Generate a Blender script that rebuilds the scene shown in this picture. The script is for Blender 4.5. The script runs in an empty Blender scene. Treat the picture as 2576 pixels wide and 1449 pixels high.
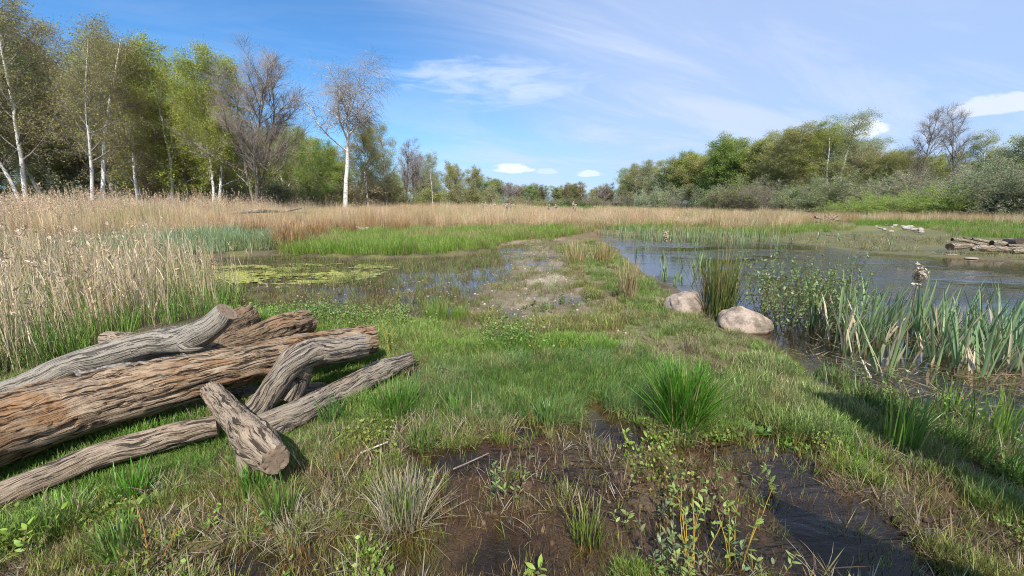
import bpy, math, random
import numpy as np
from mathutils import Vector

sc = bpy.context.scene
PI = math.pi
rng = np.random.default_rng(11)
random.seed(11)

# ------------------------------------------------------------------ camera
CAM_H = 1.75
PITCH = math.radians(11.8)
FPX, CX, CY = 1022.2, 1288.0, 724.5          # focal length and centre in a 2576 x 1449 frame
cd = bpy.data.cameras.new('camera'); cam = bpy.data.objects.new('camera', cd)
sc.collection.objects.link(cam)
cam.location = (0, 0, CAM_H); cam.rotation_euler = (PI/2 - PITCH, 0, 0)
cd.sensor_width = 36; cd.lens = 36*FPX/2576; cd.clip_start = 0.05; cd.clip_end = 6000
sc.camera = cam

# ------------------------------------------------------------------ light
SUN_EL = math.radians(47)
SUN_AZ = math.radians(175)                   # clockwise from +Y: behind the camera, to its right
sdir = Vector((math.sin(SUN_AZ)*math.cos(SUN_EL), math.cos(SUN_AZ)*math.cos(SUN_EL), math.sin(SUN_EL)))
sl = bpy.data.lights.new('sun', 'SUN'); sl.energy = 4.8; sl.angle = math.radians(0.53); sl.color = (1, .955, .88)
so = bpy.data.objects.new('sun', sl); sc.collection.objects.link(so)
so.rotation_euler = (-sdir).to_track_quat('-Z', 'Y').to_euler(); so.location = (20, -40, 40)

vs = sc.view_settings
vs.view_transform = 'Standard'; vs.look = 'None'; vs.exposure = 0.5; vs.gamma = 1; vs.use_curve_mapping = False
sc.cycles.max_bounces = 3; sc.cycles.diffuse_bounces = 2; sc.cycles.glossy_bounces = 2; sc.cycles.transmission_bounces = 2; sc.cycles.transparent_max_bounces = 8
sc.cycles.adaptive_threshold = 0.02; sc.cycles.debug_use_spatial_splits = False
sc.cycles.filter_width = 1.0; sc.cycles.denoising_prefilter = 'NONE'
sc.cycles.caustics_reflective = False; sc.cycles.caustics_refractive = False

# ------------------------------------------------------------------ node helpers
class NT:
    def __init__(s, tree): s.t = tree; s.n = tree.nodes; s.l = tree.links
    def add(s, kind, **kw):
        n = s.n.new(kind)
        for k, v in kw.items():
            if k == 'inp':
                for a, b in v.items():
                    if hasattr(b, 'is_output') and b.is_output: s.l.new(b, n.inputs[a])
                    else: n.inputs[a].default_value = b
            else: setattr(n, k, v)
        return n
    def math(s, op, a, b=None, c=None, clamp=False):
        n = s.n.new('ShaderNodeMath'); n.operation = op; n.use_clamp = clamp
        for i, v in enumerate((a, b, c)):
            if v is None: continue
            if hasattr(v, 'is_output'): s.l.new(v, n.inputs[i])
            else: n.inputs[i].default_value = v
        return n.outputs[0]
    def mix(s, fac, a, b, mode='MIX'):
        n = s.n.new('ShaderNodeMix'); n.data_type = 'RGBA'; n.blend_type = mode; n.clamp_factor = True
        for i, v in ((0, fac), (6, a), (7, b)):
            if hasattr(v, 'is_output'): s.l.new(v, n.inputs[i])
            elif i == 0: n.inputs[0].default_value = v
            else: n.inputs[i].default_value = (*v[:3], 1)
        return n.outputs[2]
    def ramp(s, v, lo, hi, a=0., b=1., smooth=True):
        n = s.n.new('ShaderNodeMapRange'); n.interpolation_type = 'SMOOTHSTEP' if smooth else 'LINEAR'
        s.l.new(v, n.inputs[0]); n.inputs[1].default_value = lo; n.inputs[2].default_value = hi
        n.inputs[3].default_value = a; n.inputs[4].default_value = b
        return n.outputs[0]
    def noise(s, vec, scale, detail=4, rough=.55, dist=0.):
        n = s.n.new('ShaderNodeTexNoise'); n.inputs['Scale'].default_value = scale
        n.inputs['Detail'].default_value = detail; n.inputs['Roughness'].default_value = rough
        n.inputs['Distortion'].default_value = dist
        if vec is not None: s.l.new(vec, n.inputs['Vector'])
        return n.outputs['Fac']
    def vscale(s, vec, v):
        n = s.n.new('ShaderNodeVectorMath'); n.operation = 'MULTIPLY'; s.l.new(vec, n.inputs[0]); n.inputs[1].default_value = v
        return n.outputs[0]

def new_mat(name):
    m = bpy.data.materials.new(name); m.use_nodes = True; m.node_tree.nodes.clear()
    t = NT(m.node_tree); out = t.add('ShaderNodeOutputMaterial')
    return m, t, out

# ------------------------------------------------------------------ sky
def px_dir(px, py):
    x = (px - CX)/FPX; y = (py - CY)/FPX
    c, s_ = math.cos(PITCH), math.sin(PITCH)
    return np.array([x, c - y*s_, -(s_ + y*c)])
world = bpy.data.worlds.new('World'); sc.world = world; world.use_nodes = True
W = NT(world.node_tree); W.n.clear()
wout = W.add('ShaderNodeOutputWorld'); bg = W.add('ShaderNodeBackground')
sky = W.add('ShaderNodeTexSky', sky_type='NISHITA', sun_disc=False, sun_elevation=SUN_EL, sun_rotation=SUN_AZ)
sky.air_density = 1.0; sky.dust_density = 0.25; sky.ozone_density = 2.2; sky.altitude = 0
tc = W.add('ShaderNodeTexCoord'); sep = W.add('ShaderNodeSeparateXYZ'); W.l.new(tc.outputs['Generated'], sep.inputs[0])
wx, wy, wz = sep.outputs
az = W.math('ARCTAN2', wx, wy)               # azimuth from straight ahead, positive to the right
el = W.math('ARCSINE', wz)
comb = W.add('ShaderNodeCombineXYZ')
zz = W.math('ADD', W.math('MAXIMUM', wz, 0.0), 0.18)
W.l.new(W.math('DIVIDE', wx, zz), comb.inputs[0]); W.l.new(W.math('DIVIDE', wy, zz), comb.inputs[1])
plane = comb.outputs[0]
streak = W.add('ShaderNodeVectorRotate', rotation_type='Z_AXIS', inp={'Vector': plane, 'Angle': math.radians(-24)}).outputs[0]
n1 = W.noise(W.vscale(streak, (.45, 1.5, 1)), 1.2, 5, .62, .8)
n2 = W.noise(W.vscale(streak, (.28, .6, 1)), .55, 2, .5)
veil = W.math('MULTIPLY', W.ramp(n2, .34, .66), W.ramp(n1, .30, .70, .35, 1.))
right = W.ramp(az, -.36, .34)                # the cirrus sheet lies over the right half of the sky
low = W.ramp(el, .34, .03, 0, .95)
lowr = W.math('MULTIPLY', low, W.ramp(az, -.55, .1, .25, 1))
sheet = W.math('MAXIMUM', right, lowr)
upl = W.math('MULTIPLY', W.math('MULTIPLY', W.ramp(el, .36, .56), W.ramp(az, .1, -.25)), W.ramp(n1, .36, .62))
cover = W.math('ADD', W.math('MULTIPLY', sheet, W.math('ADD', W.math('MULTIPLY', veil, .34), .66)), W.math('MULTIPLY', upl, .60))
cover = W.math('MINIMUM', W.math('ADD', cover, .02), .97)
skyc = W.mix(1.0, sky.outputs[0], (.084*.56, .084*1.10, .084*1.52), 'MULTIPLY')
col = W.mix(cover, skyc, (.415, .515, .735))
stk = W.math('MULTIPLY', W.ramp(n1, .42, .68), W.math('MAXIMUM', W.ramp(az, -.45, .2, .25, 1), W.ramp(el, .36, .56)))
col = W.mix(W.math('MULTIPLY', stk, .45), col, (.57, .625, .76))
cv = W.add('ShaderNodeCombineXYZ')
W.l.new(az, cv.inputs[0]); W.l.new(W.math('MULTIPLY', el, 2.2), cv.inputs[1])
NZ = W.math('SUBTRACT', W.noise(cv.outputs[0], 20, 4, .6, .2), .5)
NW = W.math('SUBTRACT', W.noise(W.vscale(cv.outputs[0], (4.5, 9., 1)), 1.7, 4, .62, .8), .5)
def cloud(px, py, w, h, amp, strength, white, flat=True):
    global col
    d = px_dir(px, py); d /= np.linalg.norm(d)
    a0 = math.atan2(d[0], d[1]); e0 = math.asin(d[2])
    da = W.math('DIVIDE', W.math('SUBTRACT', az, a0), w)
    de0 = W.math('SUBTRACT', el, e0)
    de = W.math('MAXIMUM', W.math('DIVIDE', de0, h), W.math('DIVIDE', de0, -h*.45)) if flat else W.math('DIVIDE', de0, h)
    r2 = W.math('ADD', W.math('MULTIPLY', da, da), W.math('MULTIPLY', de, de))
    v = W.math('ADD', W.math('SUBTRACT', 1.0, r2), W.math('MULTIPLY', NZ if flat else NW, amp))
    col = W.mix(W.math('MULTIPLY', W.ramp(v, .0 if flat else -.5, .55 if flat else 1.7), strength), col, white)
cloud(1255, 207, .20, .046, 4.2, .70, (.53, .62, .79), flat=False)
cloud(1060, 190, .13, .012, 3.5, .38, (.51, .61, .79), flat=False)
cloud(1292, 428, .052, .018, 2.6, .9, (.69, .74, .82))
cloud(1380, 433, .028, .010, 2.6, .45, (.64, .71, .82))
cloud(1482, 440, .036, .011, 2.6, .8, (.65, .72, .81))
cloud(2172, 332, .034, .030, 2.2, .85, (.70, .735, .79))
cloud(2530, 270, .070, .024, 2.6, .7, (.66, .70, .77))
W.l.new(col, bg.inputs[0]); bg.inputs[1].default_value = 1.0
W.l.new(bg.outputs[0], wout.inputs[0])
world.cycles.sampling_method = 'MANUAL'; world.cycles.sample_map_resolution = 512

# ------------------------------------------------------------------ geometry helpers
cosP, sinP = math.cos(PITCH), math.sin(PITCH)
def P(px, py, z=0.):
    d = px_dir(px, py); t = (z - CAM_H)/d[2]
    return np.array([d[0]*t, d[1]*t, z])
def PY(px, Y, z=0.):                          # the point at forward distance Y and height z seen in image column px
    zc = Y*cosP + (CAM_H - z)*sinP
    return np.array([(px - CX)/FPX*zc, Y, z])
def project(X, Y, Z=0.):
    zc = Y*cosP + (CAM_H - Z)*sinP
    yc = (CAM_H - Z)*cosP - Y*sinP
    zs = np.where(zc > .05, zc, .05)
    return CX + FPX*X/zs, CY + FPX*yc/zs, zc
def H_of(top_py, Y):                          # height whose top shows at image row top_py at distance Y
    y = (top_py - CY)/FPX
    return CAM_H - Y*(sinP + y*cosP)/(cosP - y*sinP)

def vnoise(x, y, seed=0):
    x = np.asarray(x, float); y = np.asarray(y, float)
    xi = np.floor(x).astype(np.int64); yi = np.floor(y).astype(np.int64); fx = x - xi; fy = y - yi
    fx = fx*fx*(3-2*fx); fy = fy*fy*(3-2*fy)
    def h(a, b):
        v = (a*374761393 + b*668265263 + seed*1442695041) & 0x7fffffff
        v = ((v ^ (v >> 13))*1274126177) & 0x7fffffff
        return ((v ^ (v >> 16)) & 0xffff)/65535.
    return (h(xi, yi)*(1-fx) + h(xi+1, yi)*fx)*(1-fy) + (h(xi, yi+1)*(1-fx) + h(xi+1, yi+1)*fx)*fy
def fbm(x, y, seed=0, o=4):
    s = 0; a = .5; t = 0
    for k in range(o):
        s = s + a*vnoise(np.asarray(x)*2**k, np.asarray(y)*2**k, seed+k*17); t += a; a *= .5
    return s/t
def sstep(x, a, b):
    t = np.clip((x-a)/(b-a), 0, 1); return t*t*(3-2*t)
def inpoly(x, y, poly):
    x = np.asarray(x); y = np.asarray(y); r = np.zeros(x.shape, bool); n = len(poly)
    for i in range(n):
        x1, y1 = poly[i]; x2, y2 = poly[(i+1) % n]
        if y1 == y2: continue
        c = ((y1 > y) != (y2 > y)) & (x < (x2-x1)*(y-y1)/(y2-y1) + x1)
        r ^= c
    return r
def sdf(x, y, poly):                          # positive inside
    d = np.full(np.shape(x), 1e9); n = len(poly)
    for i in range(n):
        a = np.array(poly[i]); b = np.array(poly[(i+1) % n]); e = b-a
        t = np.clip(((x-a[0])*e[0] + (y-a[1])*e[1])/max(e@e, 1e-9), 0, 1)
        d = np.minimum(d, np.hypot(x-a[0]-t*e[0], y-a[1]-t*e[1]))
    return np.where(inpoly(x, y, poly), d, -d)
def gpoly(pts): return [tuple(P(*p)[:2]) for p in pts]

def mesh_from(name, V, F, mats, smooth=False, mi=None, uv=None, attr=None):
    """V (n,3); F list of (m,k) index arrays"""
    me = bpy.data.meshes.new(name)
    V = np.asarray(V, np.float32); F = [np.asarray(f, np.int32) for f in F if len(f)]
    idx = np.concatenate([f.ravel() for f in F]); tot = np.concatenate([np.full(len(f), f.shape[1], np.int32) for f in F])
    st = np.concatenate([[0], np.cumsum(tot)[:-1]]).astype(np.int32)
    me.vertices.add(len(V)); me.vertices.foreach_set('co', V.ravel())
    me.loops.add(len(idx)); me.loops.foreach_set('vertex_index', idx)
    me.polygons.add(len(tot)); me.polygons.foreach_set('loop_start', st)
    me.polygons.foreach_set('use_smooth', np.full(len(tot), smooth, bool))
    if mi is not None: me.polygons.foreach_set('material_index', np.asarray(mi, np.int32))
    for m in (mats if isinstance(mats, (list, tuple)) else [mats]): me.materials.append(m)
    if uv is not None:
        l = me.uv_layers.new(name='UVMap'); l.data.foreach_set('uv', np.asarray(uv, np.float32)[idx].ravel())
    for k, v in (attr or {}).items():
        a = me.attributes.new(k, 'FLOAT_COLOR', 'POINT'); v = np.asarray(v, np.float32)
        if v.shape[1] == 3: v = np.hstack([v, np.ones((len(v), 1), np.float32)])
        a.data.foreach_set('color', v.ravel())
    me.update(calc_edges=True); me.validate()
    return me
def link(name, me, parent=None, loc=None, rot=None, scale=None):
    o = bpy.data.objects.new(name, me); sc.collection.objects.link(o)
    if parent is not None: o.parent = parent
    if loc is not None: o.location = loc
    if rot is not None: o.rotation_euler = rot
    if scale is not None: o.scale = scale if hasattr(scale, '__len__') else (scale,)*3
    return o
def tag(o, label=None, cat=None, group=None, kind=None):
    if label: o['label'] = label
    if cat: o['category'] = cat
    if group: o['group'] = group
    if kind or cat: o['kind'] = kind or 'thing'
    return o

class MB:                                     # collects pieces into one mesh
    def __init__(s): s.V = []; s.F = []; s.A = []; s.M = []; s.n = 0
    def put(s, V, faces, A=None, mi=0):
        V = np.asarray(V, float).reshape(-1, 3)
        for f in faces:
            s.F.append(np.asarray(f) + s.n); s.M.append(np.full(len(f), mi))
        s.V.append(V); s.A.append(np.zeros((len(V), 4)) if A is None else A); s.n += len(V)
    def mesh(s, name, mats, smooth=False):
        # keep face arrays grouped in order
        return mesh_from(name, np.concatenate(s.V), s.F, mats, smooth, np.concatenate(s.M), attr={'bl': np.concatenate(s.A)})

def tubes(pts, R, sides):
    """pts (m,n,3), R (m,n) -> V, quads"""
    m, n, _ = pts.shape
    T = np.gradient(pts, axis=1); T /= np.linalg.norm(T, axis=2, keepdims=True) + 1e-9
    ref = np.where(np.abs(T[:, :1, 2:3]) > .9, np.array([1., 0, 0]), np.array([0, 0, 1.])); ref = np.repeat(ref, n, 1)
    N = np.cross(T, ref); N /= np.linalg.norm(N, axis=2, keepdims=True) + 1e-9
    B = np.cross(T, N)
    a = np.arange(sides)/sides*2*PI
    V = pts[:, :, None] + R[:, :, None, None]*(np.cos(a)[:, None]*N[:, :, None] + np.sin(a)[:, None]*B[:, :, None])
    b = (np.arange(m)*n*sides)[:, None, None] + (np.arange(n-1)*sides)[None, :, None]
    j = np.arange(sides)[None, None]; j2 = (j+1) % sides
    q = np.stack([b+j, b+j2, b+sides+j2, b+sides+j], -1).reshape(-1, 4)
    return V.reshape(-1, 3), q

def blades(rs, n, L, w, spread, lean, curve=.5, segs=3, heading=None, pow_=.5, wtop=.5):
    """n grass blades: V, faces(list), attr. L = (lo,hi)"""
    ang = rs.uniform(0, 2*PI, n); rad = spread*rs.uniform(0, 1, n)**pow_
    base = np.stack([np.cos(ang)*rad, np.sin(ang)*rad, np.zeros(n)], 1)
    ln = rs.uniform(L[0], L[1], n)
    ha = ang + rs.normal(0, .8, n) if heading is None else heading + rs.normal(0, .5, n)
    le = np.abs(rs.normal(0, 1, n))*lean*(.35 + .65*rad/max(spread, 1e-6))
    t = np.linspace(0, 1, segs+1)
    th = le[:, None] + curve*rs.uniform(.2, 1.3, n)[:, None]*t[None]**1.5
    ds = ln[:, None]/segs
    hx = np.concatenate([np.zeros((n, 1)), np.cumsum(np.sin(th[:, :-1])*ds, 1)], 1)
    hz = np.concatenate([np.zeros((n, 1)), np.cumsum(np.cos(th[:, :-1])*ds, 1)], 1)
    C = base[:, None] + np.stack([hx*np.cos(ha)[:, None], hx*np.sin(ha)[:, None], hz], -1)
    sa = ha + PI/2 + rs.normal(0, .5, n)
    S = np.stack([np.cos(sa), np.sin(sa), np.zeros(n)], 1)
    ww = w*rs.uniform(.7, 1.3, n)[:, None]*(1 - t[None]**2*(1-wtop))*.5
    Lf = C[:, :-1] - S[:, None]*ww[:, :-1, None]; Rt = C[:, :-1] + S[:, None]*ww[:, :-1, None]
    V = np.concatenate([np.stack([Lf, Rt], 2).reshape(n, -1, 3), C[:, -1:]], 1)
    k = 2*segs + 1; b = (np.arange(n)*k)[:, None]
    quads = np.concatenate([b + np.array([2*i, 2*i+1, 2*i+3, 2*i+2]) for i in range(segs-1)]) if segs > 1 else np.zeros((0, 4), int)
    tris = b + np.array([2*segs-2, 2*segs-1, 2*segs])
    tt = np.concatenate([np.repeat(t[:-1], 2), [1.]])
    A = np.zeros((n, k, 4)); A[:, :, 0] = rs.uniform(0, 1, n)[:, None]; A[:, :, 1] = tt; A[:, :, 2] = rs.uniform(0, 1, n)[:, None]; A[:, :, 3] = 1
    return V.reshape(-1, 3), [quads, tris], A.reshape(-1, 4)

def leaf_quads(rs, C, size, aspect=.55, up=0.):
    n = len(C); d = rs.normal(0, 1, (n, 3)); d[:, 2] += up; d /= np.linalg.norm(d, axis=1, keepdims=True)
    e = np.cross(d, rs.normal(0, 1, (n, 3))); e /= np.linalg.norm(e, axis=1, keepdims=True) + 1e-9
    s = size*rs.uniform(.6, 1.35, n)[:, None]
    V = np.stack([C - d*s*.5, C + e*s*aspect*.5, C + d*s*.5, C - e*s*aspect*.5], 1)
    A = np.zeros((n, 4, 4)); A[:, :, 0] = rs.uniform(0, 1, n)[:, None]; A[:, :, 2] = rs.uniform(0, 1, n)[:, None]; A[:, :, 1] = 1; A[:, :, 3] = 1
    return V.reshape(-1, 3), np.arange(n*4).reshape(n, 4), A.reshape(-1, 4)

# ------------------------------------------------------------------ materials
def foliage_mat(name, source, transl=.35, rough=.55, dry=(.36, .29, .14), dry_amt=.12, spec=.25, contrast=.7):
    m, t, out = new_mat(name)
    if source == 'OBJECT': c = t.add('ShaderNodeObjectInfo').outputs['Color']
    else: c = t.add('ShaderNodeAttribute', attribute_type='INSTANCER', attribute_name='tint').outputs['Color']
    a = t.add('ShaderNodeAttribute', attribute_type='GEOMETRY', attribute_name='bl')
    s = t.add('ShaderNodeSeparateColor', inp={'Color': a.outputs['Color']})
    br = t.ramp(s.outputs[0], 0, 1, 1-contrast/2, 1+contrast/2, False)
    cc = t.add('ShaderNodeVectorMath', operation='SCALE'); t.l.new(c, cc.inputs[0]); t.l.new(br, cc.inputs['Scale'])
    hs = t.add('ShaderNodeHueSaturation'); t.l.new(cc.outputs[0], hs.inputs['Color'])
    t.l.new(t.ramp(s.outputs[2], 0, 1, .478, .522, False), hs.inputs['Hue'])
    col = t.mix(t.ramp(s.outputs[2], 1-dry_amt-.02, 1-dry_amt+.02), hs.outputs[0], dry) if dry_amt > 0 else hs.outputs[0]
    pb = t.add('ShaderNodeBsdfPrincipled', inp={'Base Color': col, 'Roughness': rough, 'Specular IOR Level': spec}) if spec > .3 else t.add('ShaderNodeBsdfDiffuse', inp={'Color': col})
    tr = t.add('ShaderNodeBsdfTranslucent', inp={'Color': col})
    mx = t.add('ShaderNodeMixShader', inp={0: transl, 1: pb.outputs[0], 2: tr.outputs[0]})
    t.l.new(mx.outputs[0], out.inputs[0])
    return m
M_GRASS = foliage_mat('grass_blade', 'INST', .35, .45, dry_amt=.07, spec=.35, contrast=1.0)
M_STRAW = foliage_mat('straw_blade', 'INST', .30, .7, dry=(.34, .30, .12), dry_amt=.06, spec=.15, contrast=.8)
M_TUFT = foliage_mat('tussock_blade', 'OBJECT', .32, .4, dry_amt=.10, spec=.4, contrast=.8)
M_LEAF = foliage_mat('tree_leaf', 'OBJECT', .5, .5, dry_amt=0, spec=.3, contrast=.7)
M_SAPLEAF = foliage_mat('sapling_leaf', 'OBJECT', .35, .45, dry_amt=0, spec=.4, contrast=.4)

def bark_mat(name, base, dark, birch=False, scale=1.):
    m, t, out = new_mat(name)
    co = t.add('ShaderNodeTexCoord').outputs['Object']
    if birch:
        n = t.noise(t.vscale(co, (5, 5, 16)), 1., 4, .6)
        n2 = t.noise(co, .7, 3, .5)
        f = t.math('MULTIPLY', t.ramp(n, .56, .64), t.ramp(n2, .3, .6))
        c = t.mix(f, base, dark)
    else:
        n = t.noise(t.vscale(co, (9*scale, 9*scale, 1.6*scale)), 1., 5, .6)
        c = t.mix(t.ramp(n, .35, .65), dark, base)
        c = t.mix(t.ramp(t.noise(co, .9, 3), .55, .72, 0, .5), c, (.22, .22, .09))
    bmp = t.add('ShaderNodeBump', inp={'Strength': .5, 'Distance': .03}); t.l.new(n, bmp.inputs['Height'])
    pb = t.add('ShaderNodeBsdfPrincipled', inp={'Base Color': c, 'Roughness': .85, 'Normal': bmp.outputs[0], 'Specular IOR Level': .2})
    t.l.new(pb.outputs[0], out.inputs[0]); return m
M_BIRCH = bark_mat('birch_bark', (.72, .69, .63), (.05, .045, .04), True)
M_BARK = bark_mat('grey_bark', (.27, .23, .18), (.12, .10, .08))
M_TWIG_D = bark_mat('twig_brown', (.25, .19, .15), (.16, .12, .095))
M_TWIG_G = bark_mat('twig_grey', (.36, .30, .25), (.25, .205, .17))
M_TWIG_O = bark_mat('twig_olive', (.23, .21, .12), (.14, .125, .075))

M_LIMB = bark_mat('limb_bark', (.34, .30, .25), (.17, .145, .12))

def wood_mat(name, pale, mid, dark, orange=0., seed=0.):
    m, t, out = new_mat(name)
    uv = t.add('ShaderNodeTexCoord').outputs['UV']
    off = t.add('ShaderNodeVectorMath', operation='ADD', inp={1: (seed, seed*.7, 0)}); t.l.new(uv, off.inputs[0]); uv = off.outputs[0]
    warp = t.noise(t.vscale(uv, (5, 4, 1)), 1., 2)
    wv_ = t.add('ShaderNodeCombineXYZ'); t.l.new(t.math('MULTIPLY', warp, .07), wv_.inputs[0])
    ad = t.add('ShaderNodeVectorMath', operation='ADD'); t.l.new(uv, ad.inputs[0]); t.l.new(wv_.outputs[0], ad.inputs[1]); uvw = ad.outputs[0]
    fib = t.noise(t.vscale(uvw, (85, 5.5, 1)), 1., 5, .7, .5)
    fib2 = t.noise(t.vscale(uvw, (34, 2.6, 1)), 1., 4, .65, .8)
    patch = t.noise(t.vscale(uv, (6, 2.2, 1)), 1., 5, .65, .5)
    c = t.mix(t.ramp(fib, .36, .62), mid, pale)
    c = t.mix(t.ramp(patch, .46, .64, 0, orange), c, (.27, .14, .06))
    c = t.mix(t.ramp(t.noise(t.vscale(uvw, (9, 2.2, 1)), 1.3, 5, .7, .3), .55, .66, 0, .8), c, (.5*pale[0], .5*pale[1], .53*pale[2]))
    c = t.mix(t.ramp(t.noise(t.vscale(uv, (4, 1.4, 1)), 2.3, 4, .7), .62, .70, 0, .7), c, (.055, .05, .048))
    crack = t.math('MAXIMUM', t.ramp(fib2, .455, .385), t.ramp(fib, .42, .34, 0, .9))
    c = t.mix(crack, c, dark)
    hgt = t.math('SUBTRACT', t.math('ADD', t.math('MULTIPLY', fib, .6), t.math('MULTIPLY', fib2, .5)), t.math('MULTIPLY', crack, .5))
    bmp = t.add('ShaderNodeBump', inp={'Strength': 1., 'Distance': .03}); t.l.new(hgt, bmp.inputs['Height'])
    pb = t.add('ShaderNodeBsdfPrincipled', inp={'Base Color': c, 'Roughness': .8, 'Normal': bmp.outputs[0], 'Specular IOR Level': .25})
    t.l.new(pb.outputs[0], out.inputs[0]); return m
M_WOOD_A = wood_mat('weathered_brown_wood', (.40, .305, .21), (.20, .12, .065), (.03, .02, .013), .9, 1.)
M_WOOD_B = wood_mat('smooth_grey_wood', (.34, .30, .24), (.27, .235, .185), (.11, .095, .08), .06, 4.)
M_WOOD_C = wood_mat('rough_bark_wood', (.29, .21, .135), (.14, .085, .045), (.04, .028, .018), .5, 7.)
M_WOOD_D = wood_mat('split_grey_wood', (.34, .285, .215), (.15, .12, .095), (.045, .04, .04), .2, 11.)
M_WOOD_E = wood_mat('pale_worn_wood', (.39, .31, .225), (.21, .15, .10), (.06, .045, .03), .3, 15.)
M_WOOD_R = wood_mat('driftwood', (.40, .33, .25), (.21, .16, .11), (.035, .028, .02), .3, 19.)

def cut_mat(name, pale, dark):
    m, t, out = new_mat(name)
    uv = t.add('ShaderNodeTexCoord').outputs['UV']
    s = t.add('ShaderNodeSeparateXYZ'); t.l.new(uv, s.inputs[0])
    ang = t.math('ARCTAN2', s.outputs[1], s.outputs[0]); rad = t.math('SQRT', t.math('ADD', t.math('MULTIPLY', s.outputs[0], s.outputs[0]), t.math('MULTIPLY', s.outputs[1], s.outputs[1])))
    cv = t.add('ShaderNodeCombineXYZ'); t.l.new(t.math('MULTIPLY', t.math('ABSOLUTE', ang), 3.1), cv.inputs[0]); t.l.new(t.math('MULTIPLY', rad, .8), cv.inputs[1])
    crk = t.noise(cv.outputs[0], 1.6, 4, .7)
    nz = t.noise(uv, 6, 3)
    rings = t.math('SINE', t.math('ADD', t.math('MULTIPLY', rad, 60.), t.math('MULTIPLY', nz, 8.)))
    c = t.mix(t.ramp(rings, -1, 1, .25, .75), pale, tuple(.7*v for v in pale))
    f = t.ramp(t.noise(uv, 22, 6, .75), .46, .36)
    c = t.mix(t.math('MULTIPLY', f, .6), c, dark)
    bmp = t.add('ShaderNodeBump', inp={'Strength': .5, 'Distance': .02}); t.l.new(t.math('SUBTRACT', 1., f), bmp.inputs['Height'])
    pb = t.add('ShaderNodeBsdfPrincipled', inp={'Base Color': c, 'Roughness': .85, 'Normal': bmp.outputs[0], 'Specular IOR Level': .15})
    t.l.new(pb.outputs[0], out.inputs[0]); return m
M_CUT = cut_mat('sawn_end', (.31, .22, .15), (.05, .035, .025))
M_CUT_D = cut_mat('dark_end', (.09, .065, .05), (.02, .016, .012))  # much darker tone of the cut wood

def stone_mat(name, a, b, moss=.0):
    m, t, out = new_mat(name)
    co = t.add('ShaderNodeTexCoord').outputs['Object']
    n = t.noise(co, 5, 6, .65); g = t.noise(co, 38, 4, .7)
    c = t.mix(t.ramp(n, .35, .65), a, b)
    c = t.mix(t.ramp(g, .55, .68, 0, .5), c, (.12, .11, .10)); c = t.mix(t.ramp(g, .42, .32, 0, .5), c, (.60, .55, .50))
    if moss: c = t.mix(t.ramp(t.noise(co, 3.2, 5, .7), .56, .68, 0, moss), c, (.17, .16, .08))
    geo = t.add('ShaderNodeNewGeometry'); sp = t.add('ShaderNodeSeparateXYZ'); t.l.new(geo.outputs['Position'], sp.inputs[0])
    wet = t.ramp(t.math('ADD', sp.outputs[2], t.math('MULTIPLY', n, .03)), .055, .02)       # waterline stain
    c = t.mix(wet, c, (.085, .06, .035))
    bmp = t.add('ShaderNodeBump', inp={'Strength': .5, 'Distance': .02}); t.l.new(t.math('ADD', n, t.math('MULTIPLY', g, .4)), bmp.inputs['Height'])
    pb = t.add('ShaderNodeBsdfPrincipled', inp={'Base Color': c, 'Roughness': .8, 'Normal': bmp.outputs[0], 'Specular IOR Level': .25})
    t.l.new(pb.outputs[0], out.inputs[0]); return m
M_STONE = stone_mat('granite', (.40, .31, .24), (.16, .125, .095), .7)
M_STONE2 = stone_mat('pale_fieldstone', (.40, .35, .29), (.28, .24, .20), .3)

def plain_mat(name, c, rough=.6, var=.25, sc_=8):
    m, t, out = new_mat(name)
    co = t.add('ShaderNodeTexCoord').outputs['Object']
    cc = t.mix(t.ramp(t.noise(co, sc_, 4), .3, .7), tuple(v*(1-var) for v in c), tuple(v*(1+var) for v in c))
    pb = t.add('ShaderNodeBsdfPrincipled', inp={'Base Color': cc, 'Roughness': rough, 'Specular IOR Level': .3})
    t.l.new(pb.outputs[0], out.inputs[0]); return m
M_STEM_Y = plain_mat('yellow_willow_stem', (.42, .27, .05), .45)
M_STEM_B = plain_mat('brown_stem', (.16, .10, .06), .6)
M_FLUFF = plain_mat('seed_fluff', (.46, .37, .27), .9, .15, 40)
M_CASTER = plain_mat('timber', (.25, .19, .12), .7)  # plain brown of the added shadow casters

# ------------------------------------------------------------------ zones (image coordinates of the ground, 2576-wide frame)
RPOND = [(1492,586),(1600,592),(1750,597),(1900,603),(2050,618),(2150,634),(2330,646),(2420,653),(2600,664),(3000,690),(3600,760),(3600,1400),(2900,1400),(2700,1300),(2576,1222),(2450,1145),(2330,1085),(2200,1030),(2085,968),(2010,905),(1960,858),(1850,825),(1770,795),(1745,755),(1690,720),(1625,690),(1598,660),(1560,630),(1520,605)]
LPOND = [(380,652),(560,650),(720,642),(900,655),(1050,650),(1180,640),(1255,624),(1300,614),(1330,622),(1290,650),(1270,690),(1190,735),(1110,785),(1000,828),(850,828),(720,808),(600,778),(410,715)]
SPIT = [(1290,612),(1400,606),(1430,650),(1450,690),(1480,740),(1575,800),(1560,862),(1350,878),(1180,852),(1100,810),(1220,750),(1290,680)]
FORE = [(1020,1150),(1120,1120),(1250,1110),(1300,1075),(1420,1060),(1500,1045),(1620,1045),(1760,1090),(1950,1100),(2060,1190),(2200,1290),(2400,1420),(2700,1750),(100,1750),(250,1470),(420,1400),(640,1410),(800,1380),(900,1300),(960,1230)]
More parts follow.
